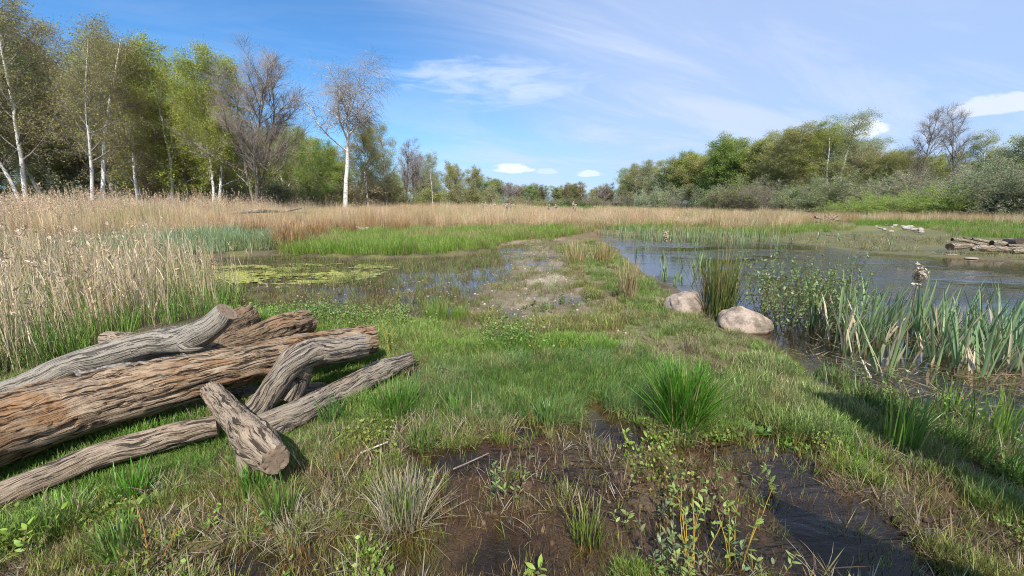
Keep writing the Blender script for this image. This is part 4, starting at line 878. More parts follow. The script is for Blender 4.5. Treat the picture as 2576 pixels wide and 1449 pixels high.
# ------------------------------------------------------------------ logs
def catmull(pts, n):
    pts = np.asarray(pts, float); k = len(pts)
    if k == 2: t = np.linspace(0, 1, n)[:, None]; return pts[0]*(1-t) + pts[1]*t
    ext = np.vstack([2*pts[0]-pts[1], pts, 2*pts[-1]-pts[-2]]); out = []
    seg = np.linspace(0, k-1, n)
    for s in seg:
        i = min(int(s), k-2); t = s-i; a, b, c, d = ext[i:i+4]
        out.append(.5*(2*b + (c-a)*t + (2*a-5*b+4*c-d)*t*t + (3*b-a-3*c+d)*t**3))
    return np.array(out)
def log_mesh(path, radii, seed, sides=44, n=110, rough=.06, groove=.05, ragged=(0., 0.), flat=1.):
    rs = np.random.default_rng(seed)
    c = catmull(np.hstack([path, np.asarray(radii)[:, None]]), n); R = c[:, 3]; c = c[:, :3]
    T = np.gradient(c, axis=0); T /= np.linalg.norm(T, axis=1, keepdims=True)
    up = np.array([0, 0, 1.]); N = np.cross(T, up); N /= np.linalg.norm(N, axis=1, keepdims=True); B = np.cross(N, T)
    s = np.concatenate([[0], np.cumsum(np.linalg.norm(np.diff(c, axis=0), axis=1))])
    a = -PI/2 + np.arange(sides+1)/sides*2*PI; ca, sa = np.cos(a), np.sin(a)
    A, S = np.meshgrid(a, s); CA, SA = np.cos(A), np.sin(A)
    lump = fbm(CA*1.3 + SA*.9 + S*1.1 + 30, SA*1.3 - CA*.7 + S*2.3 + 50 + seed, seed, 4) - .5
    tw = A + .25*np.sin(S*2.1 + seed)
    fine = fbm(np.cos(tw)*9 + 40, np.sin(tw)*9 + S*1.2 + 60, seed+3, 4)
    gr = -sstep(np.abs(fine-.5), .05, .0)*1.0 + (fine-.5)*.7
    kn = np.zeros_like(A)
    for _ in range(int(3 + S[-1, 0]*2.2)):     # knots: a raised collar round a hollow
        a0, s0, w0 = rs.uniform(-.2, PI + .2), rs.uniform(.08, .92)*S[-1, 0], rs.uniform(.22, .45)
        da = np.angle(np.exp(1j*(A-a0))); dd = np.hypot(da, (S-s0)/np.mean(R)*.7)/w0; kn += rs.uniform(.5, 1.)*(.20*np.exp(-dd**2*1.2) - .30*np.exp(-dd**2*7))
    cr = np.zeros_like(A)
    for _ in range(5):                         # long drying cracks
        a0, s0, l0 = rs.uniform(-.1, PI + .1), rs.uniform(0, 1)*S[-1, 0], rs.uniform(.3, .9)
        da = np.angle(np.exp(1j*(A - a0 - .22*np.sin(S*3.1+a0*5) - .10*np.sin(S*9+a0)))); cr -= np.exp(-(da/.05)**2)*sstep(l0 - np.abs(S-s0), 0, .15)
    bk = sstep(fbm(CA*1.1 + S*.9 + 70, SA*1.1 + S*1.6 + 20 + seed*3, seed+8, 4), .50, .54)   # plates of bark still clinging on
    k_ = min(1., rough/.06)
    rad = R[:, None]*(1 + rough*4*lump + groove*gr*1.6 + k_*(.55*kn + .13*cr + .05*bk))
    V = c[:, None] + rad[..., None]*(CA[..., None]*N[:, None] + flat*SA[..., None]*B[:, None])
    for e, amt in ((0, ragged[0]), (-1, ragged[1])):
        if amt: V[e] += (T[e]*(1 if e else -1))[None]*(amt*(fbm(ca*4+9, sa*4+9, seed+e+5, 3)-.35))[:, None]*2
    uv = np.stack([A/(2*PI)*2*PI*np.mean(R), S], -1)
    k = sides+1; i = (np.arange(n-1)*k)[:, None] + np.arange(sides)[None]
    q = np.stack([i, i+k, i+k+1, i+1], -1).reshape(-1, 4)
    return V, uv.reshape(-1, 2), q, T
def cap_mesh(ring, T, out, mat, seed, depth=.0):
    ring = ring[:-1]; n = len(ring); cen = ring.mean(0); fr = [1., .8, .55, .3, .1]
    d = ring-cen; R = np.linalg.norm(d, axis=1).mean(); rows_ = []
    dt = (d@T)[:, None]*T[None]; dp = d - dt
    for f in fr: rows_.append(cen + dp*f + dt*(1. if f == 1 else .0) + T*out*(R*.10*f*(1-f)*4*(fbm(d[:, 0]*f*9+5, (d[:, 1]+d[:, 2])*f*9, seed, 2)-.5) - depth*(1-f**2))[:, None])
    V = np.concatenate(rows_ + [[cen - T*out*depth]])
    F = []
    for k in range(len(fr)-1):
        j = np.arange(n); j2 = (j+1) % n; F.append(np.stack([k*n+j, k*n+j2, (k+1)*n+j2, (k+1)*n+j], 1))
    j = np.arange(n); k = len(fr)-1; F2 = np.stack([k*n+j, k*n+(j+1) % n, np.full(n, len(fr)*n)], 1)
    u = d/np.linalg.norm(d, axis=1, keepdims=True); e1 = u[0]; e2 = np.cross(T, e1)
    uv = np.concatenate([np.stack([(d@e1)*f, (d@e2)*f], 1) for f in fr] + [[[0, 0]]])/max(R, .01)*.15
    return mesh_from('cut_end', V, [np.concatenate(F), F2], mat, True, uv=uv)
def log(label, path, mat, seed, cut=(M_CUT, M_CUT), group='weathered logs of the near pile', name='log', stubs=(), **kw):
    """path: (px, py, z, radius) - image point of the axis, its height and the log's radius in metres"""
    pp = np.array([P(a, b, z) for a, b, z, r in path]); rr = [p[3] for p in path]
    base = pp[len(pp)//2].copy(); base[2] = hz(base[0], base[1])
    e = bpy.data.objects.new(name, None); sc.collection.objects.link(e); e.empty_display_size = .2; e.location = base
    tag(e, label, 'log', group)
    V, uv, q, T = log_mesh(pp - base, rr, seed, **kw)
    link('log_body', mesh_from('log_body', V.reshape(-1, 3), [q], mat, True, uv=uv), e)
    if cut[0]: link('cut_end', cap_mesh(V[0], T[0], -1, cut[0], seed), e)
    if cut[1]: link('cut_end', cap_mesh(V[-1], T[-1], 1, cut[1], seed+1), e)
    for i, sp in enumerate(stubs):
        qq = np.array([P(a, b, z) for a, b, z, r in sp]) - base
        v, u2, q2, T2 = log_mesh(qq, [p[3] for p in sp], seed+20+i, sides=28, n=24, rough=.07, groove=kw.get('groove', .05))
        st = link('branch_stub', mesh_from('branch_stub', v.reshape(-1, 3), [q2], mat, True, uv=u2), e)
        link('cut_end', cap_mesh(v[-1], T2[-1], 1, cut[1] or M_CUT, seed+40+i), st)
    return e
log('biggest brown log with deep cracks, sloping across the near pile to the left edge', [(-330, 1190, .36, .25), (0, 1080, .36, .23), (250, 1005, .38, .205), (500, 945, .40, .18), (720, 893, .40, .165), (938, 853, .36, .15)], M_WOOD_A, 1, sides=64, n=200, rough=.07, groove=.075)
log('smooth grey forked log like a bone lying behind the biggest log', [(-40, 1012, .28, .11), (60, 975, .36, .105), (160, 928, .46, .10), (270, 893, .54, .105), (390, 863, .60, .11), (470, 852, .64, .12), (525, 826, .74, .10), (572, 783, .88, .085)], M_WOOD_B, 2, rough=.03, groove=.012, n=140, stubs=[[(470, 852, .64, .10), (492, 872, .58, .095), (485, 893, .48, .08)]])
log('short brown stub poking out left behind the bone-like grey log', [(420, 868, .38, .10), (350, 862, .36, .09), (272, 853, .33, .085)], M_WOOD_E, 3, n=50)
log('rough dark chunk of log behind the raised grey tip', [(520, 850, .32, .155), (570, 826, .34, .17), (625, 798, .36, .16)], M_WOOD_C, 4, rough=.09, groove=.09, n=60)
log('knotted log with a burred end lying behind the biggest log', [(500, 898, .40, .12), (560, 874, .40, .125), (650, 848, .38, .14), (715, 828, .38, .175), (768, 814, .36, .16)], M_WOOD_C, 5, rough=.10, groove=.08, n=80, ragged=(0, .05))
log('sharply bent dark log propped against the front of the biggest log', [(915, 868, .50, .10), (860, 880, .50, .11), (800, 885, .52, .11), (745, 905, .52, .105), (705, 950, .40, .09), (670, 1000, .26, .088), (630, 1050, .14, .095)], M_WOOD_D, 6, cut=(M_CUT_D, M_CUT), rough=.06, groove=.06, n=120, ragged=(.05, 0), stubs=[[(752, 905, .50, .11), (750, 950, .34, .10), (728, 1005, .18, .09)]])
log('short pale log with a sawn end pointing at the viewer', [(530, 982, .34, .066), (565, 1022, .33, .072), (600, 1065, .33, .080), (635, 1103, .32, .105), (665, 1132, .30, .10), (692, 1155, .29, .082)], M_WOOD_E, 7, rough=.15, groove=.09, ragged=(0, .02), n=90, stubs=[[(640, 1112, .28, .075), (630, 1150, .18, .07), (622, 1192, .08, .05)]])
log('long thin curved log in the grass running to the lower left corner', [(-130, 1330, .10, .082), (0, 1252, .14, .08), (130, 1195, .16, .075), (260, 1143, .18, .078), (400, 1105, .19, .082), (480, 1085, .20, .078), (548, 1070, .20, .07)], M_WOOD_E, 8, n=130, rough=.05, groove=.05)
log('thin grey log with a splintered tip reaching right into the grass', [(640, 1085, .12, .105), (720, 1053, .13, .105), (800, 1015, .14, .10), (880, 975, .15, .10), (950, 938, .16, .10), (1025, 905, .17, .07)], M_WOOD_D, 9, n=110, rough=.06, groove=.07, ragged=(0, .14))
log('small half-hidden log under the bent dark log', [(585, 992, .09, .07), (700, 992, .09, .075), (815, 978, .10, .06)], M_WOOD_D, 10, n=60, rough=.06)
# grey gritty bark and earth lodged between the two upper logs
xs = [(170, 962), (230, 945), (300, 935), (385, 915), (410, 900)]
pp = np.array([P(x+18, y-8, .40) for x, y in xs]); V, uv, q, T = log_mesh(pp - pp[2], [.07, .13, .15, .12, .05], 77, sides=30, n=50, rough=.16, groove=.10, flat=.8)
o = link('bark_heap', mesh_from('bark_heap', V.reshape(-1, 3), [q], plain_mat('grey_grit', (.20, .185, .17), .95, .55, 45), True, uv=uv), loc=pp[2]); tag(o, 'grey crumbling earth and bark lodged between two logs', 'earth heap')
# loose roots at the splintered tip
for i in range(1):
    rs = np.random.default_rng(9); c0 = P(1060, 938, .05); m = 60
    p0 = np.repeat(c0[None], m, 0) + rs.normal(0, 1, (m, 3))*np.array([.16, .10, .01]); d = rs.normal(0, 1, (m, 3))*np.array([1, .6, .18]); d /= np.linalg.norm(d, axis=1, keepdims=True)
    pt = grow(rs, p0 - c0, d, rs.uniform(.1, .3, m), 5, 0., .25); pt[:, :, 2] = np.abs(pt[:, :, 2]) + .0; V, q = tubes(pt, np.full((m, 5), .006)*np.array([1.2, 1, .9, .7, .4]), 5)
    mb = MB(); mb.put(V, [q]); tag(link('root_mat', mb.mesh('root_mat', [plain_mat('dark_root', (.09, .055, .035), .9)]), loc=c0), 'dark tangle of old roots at the splintered log tip', 'roots')

def conv(region, scale_):
    return lambda zx, zy: ((region[0] + zx/scale_)/1.56522, (region[1] + zy/scale_)/1.56522)
c4 = conv((3500, 880), 4.842)
def rlog(label, pts, seed, group, cv, unit, mat=M_WOOD_R, cut=(M_CUT_D, M_CUT_D), name='log', zb=.0):
    """image outline of a log on the far shore; heights follow from the ground row of the pile"""
    Y0 = zb; path = []
    for zx, zy, dy, r in pts:
        px, py = cv(zx, zy); d = px_dir(px, py); Y = Y0 + dy; t = Y/d[1]; path.append((d*t + np.array([0, 0, CAM_H]), r*unit))
    pp = np.array([p[0] for p in path]); base = pp[0].copy(); base[2] = hz(base[0], base[1])
    e = bpy.data.objects.new(name, None); sc.collection.objects.link(e); e.location = base; tag(e, label, 'log', group)
    V, uv, q, T = log_mesh(pp - base, [p[1] for p in path], seed, sides=24, n=40, rough=.07, groove=.05)
    link('log_body', mesh_from('log_body', V.reshape(-1, 3), [q], mat, True, uv=uv), e)
    link('cut_end', cap_mesh(V[0], T[0], -1, cut[0], seed), e); link('cut_end', cap_mesh(V[-1], T[-1], 1, cut[1], seed+1), e)
    return e
u1 = 14.6/(1600*4.842)
GP = 'driftwood logs heaped on the right shore'
for lab, pts, sd in (
  ('thick log with a black hollow end, leftmost of the right shore heap', [(1160, 440, -.1, 62), (1350, 432, .1, 56), (1570, 425, .2, 48)], 31),
  ('slim upper log jutting left above the black-ended log', [(1205, 305, .5, 30), (1450, 325, .5, 30), (1650, 375, .45, 30), (1850, 395, .4, 24)], 32),
  ('worn front log with an arched hollow in the right shore heap', [(1580, 500, -.5, 30), (1720, 455, -.45, 52), (1900, 480, -.45, 60), (2100, 485, -.4, 58), (2270, 500, -.4, 50)], 33),
  ('thin dark log slanting across the top of the right shore heap', [(1590, 290, .9, 26), (1760, 325, .8, 26), (1960, 360, .7, 24)], 34),
  ('short pale stick at the back of the right shore heap', [(1430, 272, 1.2, 16), (1640, 300, 1.1, 16)], 35),
  ('dark broken block in the middle of the right shore heap', [(1960, 375, .1, 46), (2080, 380, .1, 54), (2220, 392, .1, 44)], 36),
  ('stubby log with a dark end topping the right shore heap', [(2500, 335, .2, 66), (2400, 345, .4, 64), (2230, 330, .9, 50)], 37),
  ('small round log under the dark-ended stub on the right shore', [(2260, 415, -.1, 24), (2450, 425, -.1, 26), (2640, 440, -.1, 26)], 38),
  ('low log running out at the right edge of the shore heap', [(2350, 545, -.4, 34), (2500, 530, -.4, 40), (2800, 520, -.4, 42)], 39),
  ('long flat log along the right edge of the shore heap', [(2280, 470, -.2, 22), (2500, 480, -.2, 26), (2900, 490, -.2, 30)], 40)):
    rlog(lab, pts, sd, GP, c4, u1, zb=14.4)
c7 = conv((2900, 780), 2.2756); u2 = 36./(1600*2.2756)
GP = 'logs of the small far heap before the bright green bushes'
for lab, pts, sd in (
  ('long pale log leaning up to the right across the far heap', [(720, 222, -.6, 10), (800, 200, -.4, 10), (900, 160, -.2, 10)], 51), ('low pale log at the front of the far heap', [(685, 236, -.8, 9), (770, 225, -.7, 10), (840, 216, -.6, 9)], 52),
  ('upper left log stump of the far heap', [(703, 170, .4, 9), (790, 188, .4, 10)], 53), ('log with a pale sawn end at the right of the far heap', [(850, 205, .0, 10), (930, 186, .0, 10)], 54),
  ('dark log dropping to the right front of the far heap', [(815, 195, -.2, 10), (890, 232, -.5, 10)], 55), ('short log crossing the top of the far heap', [(790, 158, .7, 8), (850, 180, .7, 9)], 56)):
    rlog(lab, pts, sd, GP, c7, u2, zb=33., cut=(M_CUT_D, M_CUT))
# fallen pale trunk in the reeds
e = log('pale fallen trunk lying in the dry reeds before the left wood', [(575, 538, 1.0, .10), (640, 531, 1.3, .11), (720, 533, 1.15, .09), (800, 537, .95, .06)], M_WOOD_B, 60, group=None, name='fallen_trunk', sides=12, n=40, stubs=[[(715, 533, 1.15, .05), (742, 527, 1.4, .035), (760, 524, 1.5, .02)]])

# ------------------------------------------------------------------ stones
def stone(label, x, y, z, s, seed, mat, group=None, name='boulder', rz=0., det=24, peak=None, taper=0.):
    V, q = stone_mesh(seed, det=det if det < 20 else 44); V = V*np.array(s)
    if taper: V[:, 2] *= np.where(V[:, 2] > 0, 1 - taper*np.clip(V[:, 0]/s[0]*.5 + .35, 0, 1), 1.)
    if peak is not None: V[:, 0] += peak*np.maximum(V[:, 2], 0)
    o = link(name, mesh_from(name, V, [q], mat, True), loc=(x, y, z), rot=(0, 0, rz)); return tag(o, label, 'stone', group)
b = P(1728, 800, 0.); stone('rounded grey boulder beside the rush tuft, striped by stem shadows', b[0], b[1]+.22, .13, (.29, .27, .31), 601, M_STONE, peak=.15)
b = P(1895, 838, 0.); stone('big pinkish boulder half in the pond edge', b[0], b[1]+.2, .03, (.46, .30, .36), 605, M_STONE, rz=-.12, peak=-.30, taper=.62)
c2 = conv((900, 100), 1.705)
for i, (zx, zy, r) in enumerate(((785, 1362, 17), (825, 1356, 20), (858, 1366, 18), (892, 1376, 20), (928, 1370, 18), (850, 1395, 18), (880, 1398, 15), (818, 1386, 15), (905, 1392, 14))):
    px, py = c2(zx, zy); d = px_dir(px, py); Y = 20.6 + (i % 3)*.15; p = d*(Y/d[1]); u = r*Y/(1600*1.705)*1.25
    stone('pale fieldstone in the small cairn among the rushes', p[0], Y, p[2]+CAM_H, (u*1.15, u, u*.85), 620+i, M_STONE2, 'small cairn among the rushes', 'fieldstone', det=10)
for i, (zx, zy, r) in enumerate(((1345, 250, 15), (1390, 266, 12), (1425, 258, 20), (1452, 244, 16), (1515, 277, 24), (1560, 266, 22), (1580, 287, 16), (1650, 290, 20), (1655, 309, 18), (1325, 286, 14), (1385, 301, 14), (1250, 260, 12), (1480, 262, 16), (1610, 284, 15), (1290, 270, 11))):
    px, py = c7(zx, zy); p = P(px, py, .12); Y = p[1]; u = r*Y/(1600*2.2756)*1.15
    stone('pale fieldstone in the heap on the right bank', p[0], Y, .10+u*.4, (u*1.3, u, u*.8), 640+i, M_STONE2, 'stone heap on the right bank', 'fieldstone', det=10)
# thin pale stone slabs at the right shore
for i, (zx, zy, w) in enumerate(((1580, 665, 150), (1200, 600, 120))):
    px, py = c4(zx, zy); p = P(px, py, .02); u = w*p[1]/(1600*4.842)
    stone('flat pale stone slab lying in the shallows before the right shore logs', p[0], p[1], .02, (u, u*.5, .035), 670+i, M_STONE2, 'flat slabs in the shallows', 'stone_slab', det=10)

# ------------------------------------------------------------------ tussocks and single plants
def tussock(label, px, py, parts, colr, seed, cat='tussock', group=None, name='grass_tussock', sc_=1., mat=M_TUFT):
    rs = np.random.default_rng(seed); mb = MB()
    for k in parts: V, F, A = blades(rs, **k); mb.put(V, F, A)
    p = P(px, py, .05); o = link(name, mb.mesh(name, mat), loc=(p[0], p[1], hz(p[0], p[1])), scale=sc_); o.color = (*colr, 1)
    return tag(o, label, cat, group)
tussock('big dense green tussock standing by the puddle', 1718, 1062, [dict(n=900, L=(.32, .62), w=.0068, spread=.13, lean=.42, curve=.55, segs=5), dict(n=240, L=(.12, .34), w=.006, spread=.17, lean=.9, curve=.8, segs=4)], (.095, .235, .022), 701)
tussock('skirt of dead straw under the big green tussock', 1712, 1080, [dict(n=120, L=(.10, .26), w=.006, spread=.14, lean=1.3, curve=.8, segs=4)], (.42, .36, .22), 702, 'dead grass', name='dead_grass_skirt')
tussock('bleached dead tussock with a few green blades in the near mud', 1015, 1290, [dict(n=260, L=(.10, .36), w=.0042, spread=.12, lean=.55, curve=.7, segs=4), dict(n=130, L=(.2, .34), w=.0045, spread=.13, lean=1.35, curve=.25, segs=4)], (.38, .33, .22), 703, 'dead tussock', name='dead_tussock')
tussock('green blades growing through the bleached dead tussock', 1018, 1288, [dict(n=70, L=(.14, .32), w=.0045, spread=.08, lean=.3, curve=.4, segs=4)], (.13, .22, .03), 704, name='green_tuft')
tussock('low spiky dark green tussock touching the thin log tip', 990, 1040, [dict(n=420, L=(.16, .34), w=.005, spread=.13, lean=.5, curve=.5, segs=4)], (.10, .225, .03), 705)
tussock('tall dark rush tuft with rusty tips between the two boulders', 1808, 795, [dict(n=330, L=(.45, 1.0), w=.008, spread=.16, lean=.22, curve=.25, segs=4)], (.12, .17, .04), 706, 'rush', name='rush_tuft', sc_=1.25)
tussock('rusty dead stems inside the tall dark rush tuft', 1800, 793, [dict(n=110, L=(.5, 1.05), w=.007, spread=.17, lean=.24, curve=.2, segs=4)], (.33, .22, .09), 707, 'rush', name='dead_rush_stems', sc_=1.25)
tussock('upright straw-coloured tuft on the right edge of the grass bank', 1578, 752, [dict(n=200, L=(.35, .8), w=.009, spread=.15, lean=.20, curve=.25, segs=4)], (.42, .34, .17), 708, name='straw_tuft')
tussock('straw and green tuft at the far end of the grass bank', 1448, 658, [dict(n=200, L=(.35, .75), w=.013, spread=.3, lean=.25, curve=.35, segs=4)], (.40, .33, .15), 709, name='straw_tuft')
tussock('wide straw tuft beside the pond at the far end of the bank', 1515, 660, [dict(n=180, L=(.35, .7), w=.013, spread=.28, lean=.25, curve=.3, segs=4)], (.40, .31, .13), 710, name='straw_tuft')
tussock('green tuft on the mud right of the left pool', 1100, 800, [dict(n=220, L=(.18, .42), w=.007, spread=.17, lean=.3, curve=.5, segs=4)], (.15, .25, .035), 711)
tussock('round bright tuft next to the taller one by the left pool', 1152, 800, [dict(n=200, L=(.14, .28), w=.006, spread=.11, lean=.4, curve=.5, segs=4)], (.14, .25, .03), 712)
tussock('dark green tuft in the grass right of the log tips', 1300, 880, [dict(n=300, L=(.12, .30), w=.006, spread=.15, lean=.35, curve=.4, segs=4)], (.085, .19, .03), 713)
tussock('small dry seed-stalk tuft in the middle of the green bank', 1578, 895, [dict(n=60, L=(.14, .30), w=.005, spread=.07, lean=.6, curve=.4, segs=4)], (.40, .34, .22), 714, 'dead tussock', name='dead_tussock')
tussock('grey-brown dry stalk cluster on the bank above the big tussock', 1740, 890, [dict(n=120, L=(.10, .26), w=.005, spread=.12, lean=.5, curve=.4, segs=4)], (.22, .20, .11), 715, 'dead tussock', name='dead_tussock')
for i, (px, py, c) in enumerate(((835, 1055, (.09, .20, .05)), (1150, 1030, (.13, .24, .05)), (1380, 1050, (.12, .22, .05)), (640, 1230, (.11, .25, .03)), (330, 1250, (.10, .26, .025)), (1060, 1110, (.12, .22, .035)), (1480, 1330, (.17, .22, .04)), (700, 1290, (.13, .22, .04)), (300, 1390, (.12, .22, .04)))):
    tussock('small fresh green grass tuft in the near marsh', px, py, [dict(n=110, L=(.10, .24), w=.006, spread=.08, lean=.45, curve=.5, segs=4)], c, 720+i, group='small fresh tufts in the near marsh')
for i, (px, py) in enumerate(((2480, 1060), (2400, 1020), (2530, 1100), (2270, 1120), (2560, 1020))):
    tussock('upright green sedge tuft in the near right shallows', px, py, [dict(n=70, L=(.20, .48), w=.008, spread=.10, lean=.22, curve=.3, segs=4)], (.14, .25, .04), 735+i, 'sedge', 'sedge tufts in the near right shallows', 'sedge_tuft')
# orange-rusty rush mounds at the back of the left pool
for i, (px, py, r) in enumerate(((640, 605, 1.), (735, 628, 1.15), (800, 612, 1.), (560, 600, 1.), (880, 600, .9), (1010, 595, .9))):
    tussock('rusty dome of dry rushes behind the left pool', px, py, [dict(n=420, L=(.6, 1.15), w=.012, spread=.42, lean=.38, curve=.35, segs=4)], (.42, .26, .12), 745+i, 'rush', 'rusty rush domes behind the left pool', 'rush_dome', sc_=r)

# cattails: every plant with its own leaves
def cat_leaf(seed):
    rs = np.random.default_rng(seed); n = 9; t = np.linspace(0, 1, n); b = rs.uniform(.02, .16); tw = rs.uniform(-.6, .6)
    c = np.stack([b*t**2.2, .01*np.sin(t*5), t*(1-.08*t)], 1); w = .0115*np.clip(np.minimum(1, .55+2*t)*(1-t**5)+.04, .05, 1)
    d = np.stack([-np.sin(tw*t), np.cos(tw*t), 0*t], 1); k = .0022*np.stack([np.cos(tw*t), np.sin(tw*t), 0*t], 1)
    V = np.stack([c - d*w[:, None], c + k*2, c + d*w[:, None]], 1).reshape(-1, 3); i = np.arange(n-1)*3
    q = np.concatenate([np.stack([i, i+1, i+4, i+3], 1), np.stack([i+1, i+2, i+5, i+4], 1)])
    A = np.zeros((len(V), 4)); A[:, 0] = rs.uniform(.2, .8); A[:, 1] = np.repeat(t, 3); A[:, 2] = rs.uniform(0, .8)
    mb = MB(); mb.put(V, [q], A); return mb.mesh('leaf', M_TUFT, True)
CLEAF = [cat_leaf(800+i) for i in range(8)]
def cattail(x, y, hgt, nleaf, label, group, wide=1., dead=.25):
    z = max(hz(x, y), -.25)
    e = bpy.data.objects.new('cattail_plant', None); sc.collection.objects.link(e); e.location = (x, y, z); e.empty_display_size = .1; tag(e, label, 'cattail', group)
    rot0 = random.uniform(0, 6.28)
    for k in range(nleaf):
        a = rot0 + (k % 2)*PI + random.gauss(0, .35); L = hgt*random.uniform(.6, 1.08); dd = random.random() < dead
        o = link('leaf', random.choice(CLEAF), e, (random.gauss(0, .018), random.gauss(0, .018), 0), (random.gauss(0, .06), abs(random.gauss(.0, .13)) + (.25*random.random() if dd else 0), a), (L*wide, wide*random.uniform(.85, 1.3), L*(.75 if dd else 1)))
        o.color = (.56, .47, .31, 1) if dd else (*jc((.23, .34, .15), .18), 1)
    return e
c6 = conv((2500, 900), 1.61)
near = [(1345, 935), (1595, 935), (1400, 705), (1440, 710), (1885, 810), (1960, 790), (2075, 830), (2110, 815), (2290, 825), (2330, 850), (1560, 700), (1500, 650), (1650, 690), (1720, 640), (1270, 600), (1190, 640), (1800, 660), (1850, 700), (2010, 720), (2180, 760), (2240, 780), (2400, 800), (2440, 760), (2150, 690), (2300, 690), (1340, 620), (1120, 610), (2420, 900), (1950, 650), (2060, 640), (2370, 720), (1620, 620), (1780, 590), (1900, 600), (2200, 640)]
for i, (zx, zy) in enumerate(near):
    px, py = c6(zx, zy); p = P(px, py, 0)
    if i == 0: lab, g = 'small lone cattail, nearest in front of the shallows', None
    elif i == 1: lab, g = 'cattail standing alone before the main stand by the broken pale stalk', None
    else: lab, g = 'grey-green cattail with broad upright leaves in the near right stand', 'cattails of the near right stand'
    cattail(p[0], p[1], random.uniform(.85, 1.2) if i else .5, random.randint(6, 9) if i else 5, lab, g, wide=1.05)
for i in range(58):
    px = random.uniform(2100, 2660); py = random.uniform(790, 925) + (px-2080)*.06; p = P(px, py, 0)
    cattail(p[0], p[1], random.uniform(.7, 1.3), random.randint(3, 6), 'grey-green cattail with broad upright leaves in the near right stand', 'cattails of the near right stand', 1.0, .4)
for i in range(46):
    px = random.gauss(1760, 95); py = random.uniform(612, 720) + max(0, (px-1800))*.18; p = P(px, py, 0)
    if sdf(p[0], p[1], gR) < .1: continue
    cattail(p[0], p[1], random.uniform(.35, .75), random.randint(3, 6), 'slender cattail rising from the open water left of the leafy willows', 'cattails in the middle of the right pond', 1.2, .12)
for px, py, h in ((2058, 608, .75), (2110, 612, .7), (2148, 604, .6), (1990, 612, .5), (1960, 640, .7), (1985, 655, .7), (2240, 618, .5)):
    p = P(px, py, 0); cattail(p[0], p[1], h, 6, 'small isolated cattail far out at the edge of the olive shallows', 'isolated far cattails', 1.6, .2)
def seed_head(px, py, Y, stemh, r, label, group=None):
    d = px_dir(px, py); p = d*(Y/d[1]); z = p[2] + CAM_H; g = max(hz(p[0], Y), -.2)
    e = bpy.data.objects.new('cattail_stalk', None); sc.collection.objects.link(e); e.location = (p[0], Y, g); tag(e, label, 'cattail', group)
    V, q = tubes(np.array([[[0, 0, 0], [.01, 0, (z-g)*.5], [0, 0, z-g+r]]]), np.full((1, 3), .006), 6); mb = MB(); mb.put(V, [q]); link('stalk', mb.mesh('stalk', [M_STEM_B]), e)
    rs = np.random.default_rng(int(px)); C = rs.normal(0, 1, (160, 3))*np.array([r*.32, r*.32, r*.7]); mb = MB(); lv, lq, la = leaf_quads(rs, C, r*.6, .5); mb.put(lv, [lq], la)
    o = link('seed_head', mb.mesh('seed_head', [M_FLUFF]), e, (0, 0, z-g))
seed_head(2310, 695, 4.9, .8, .085, 'ragged fluffy cattail head above the near right stand')
seed_head(1675, 594, 16., .8, .14, 'pale fluffy cattail head far out in the right pond')
for i in range(26):
    px = random.choice([random.uniform(1190, 1300), random.uniform(1200, 1560)]); Y = random.uniform(42, 60)
    seed_head(px, 521 + random.uniform(-5, 5), Y, 1.6, .22, 'pale fluffy seed head above the distant rushes', 'distant fluffy seed heads')

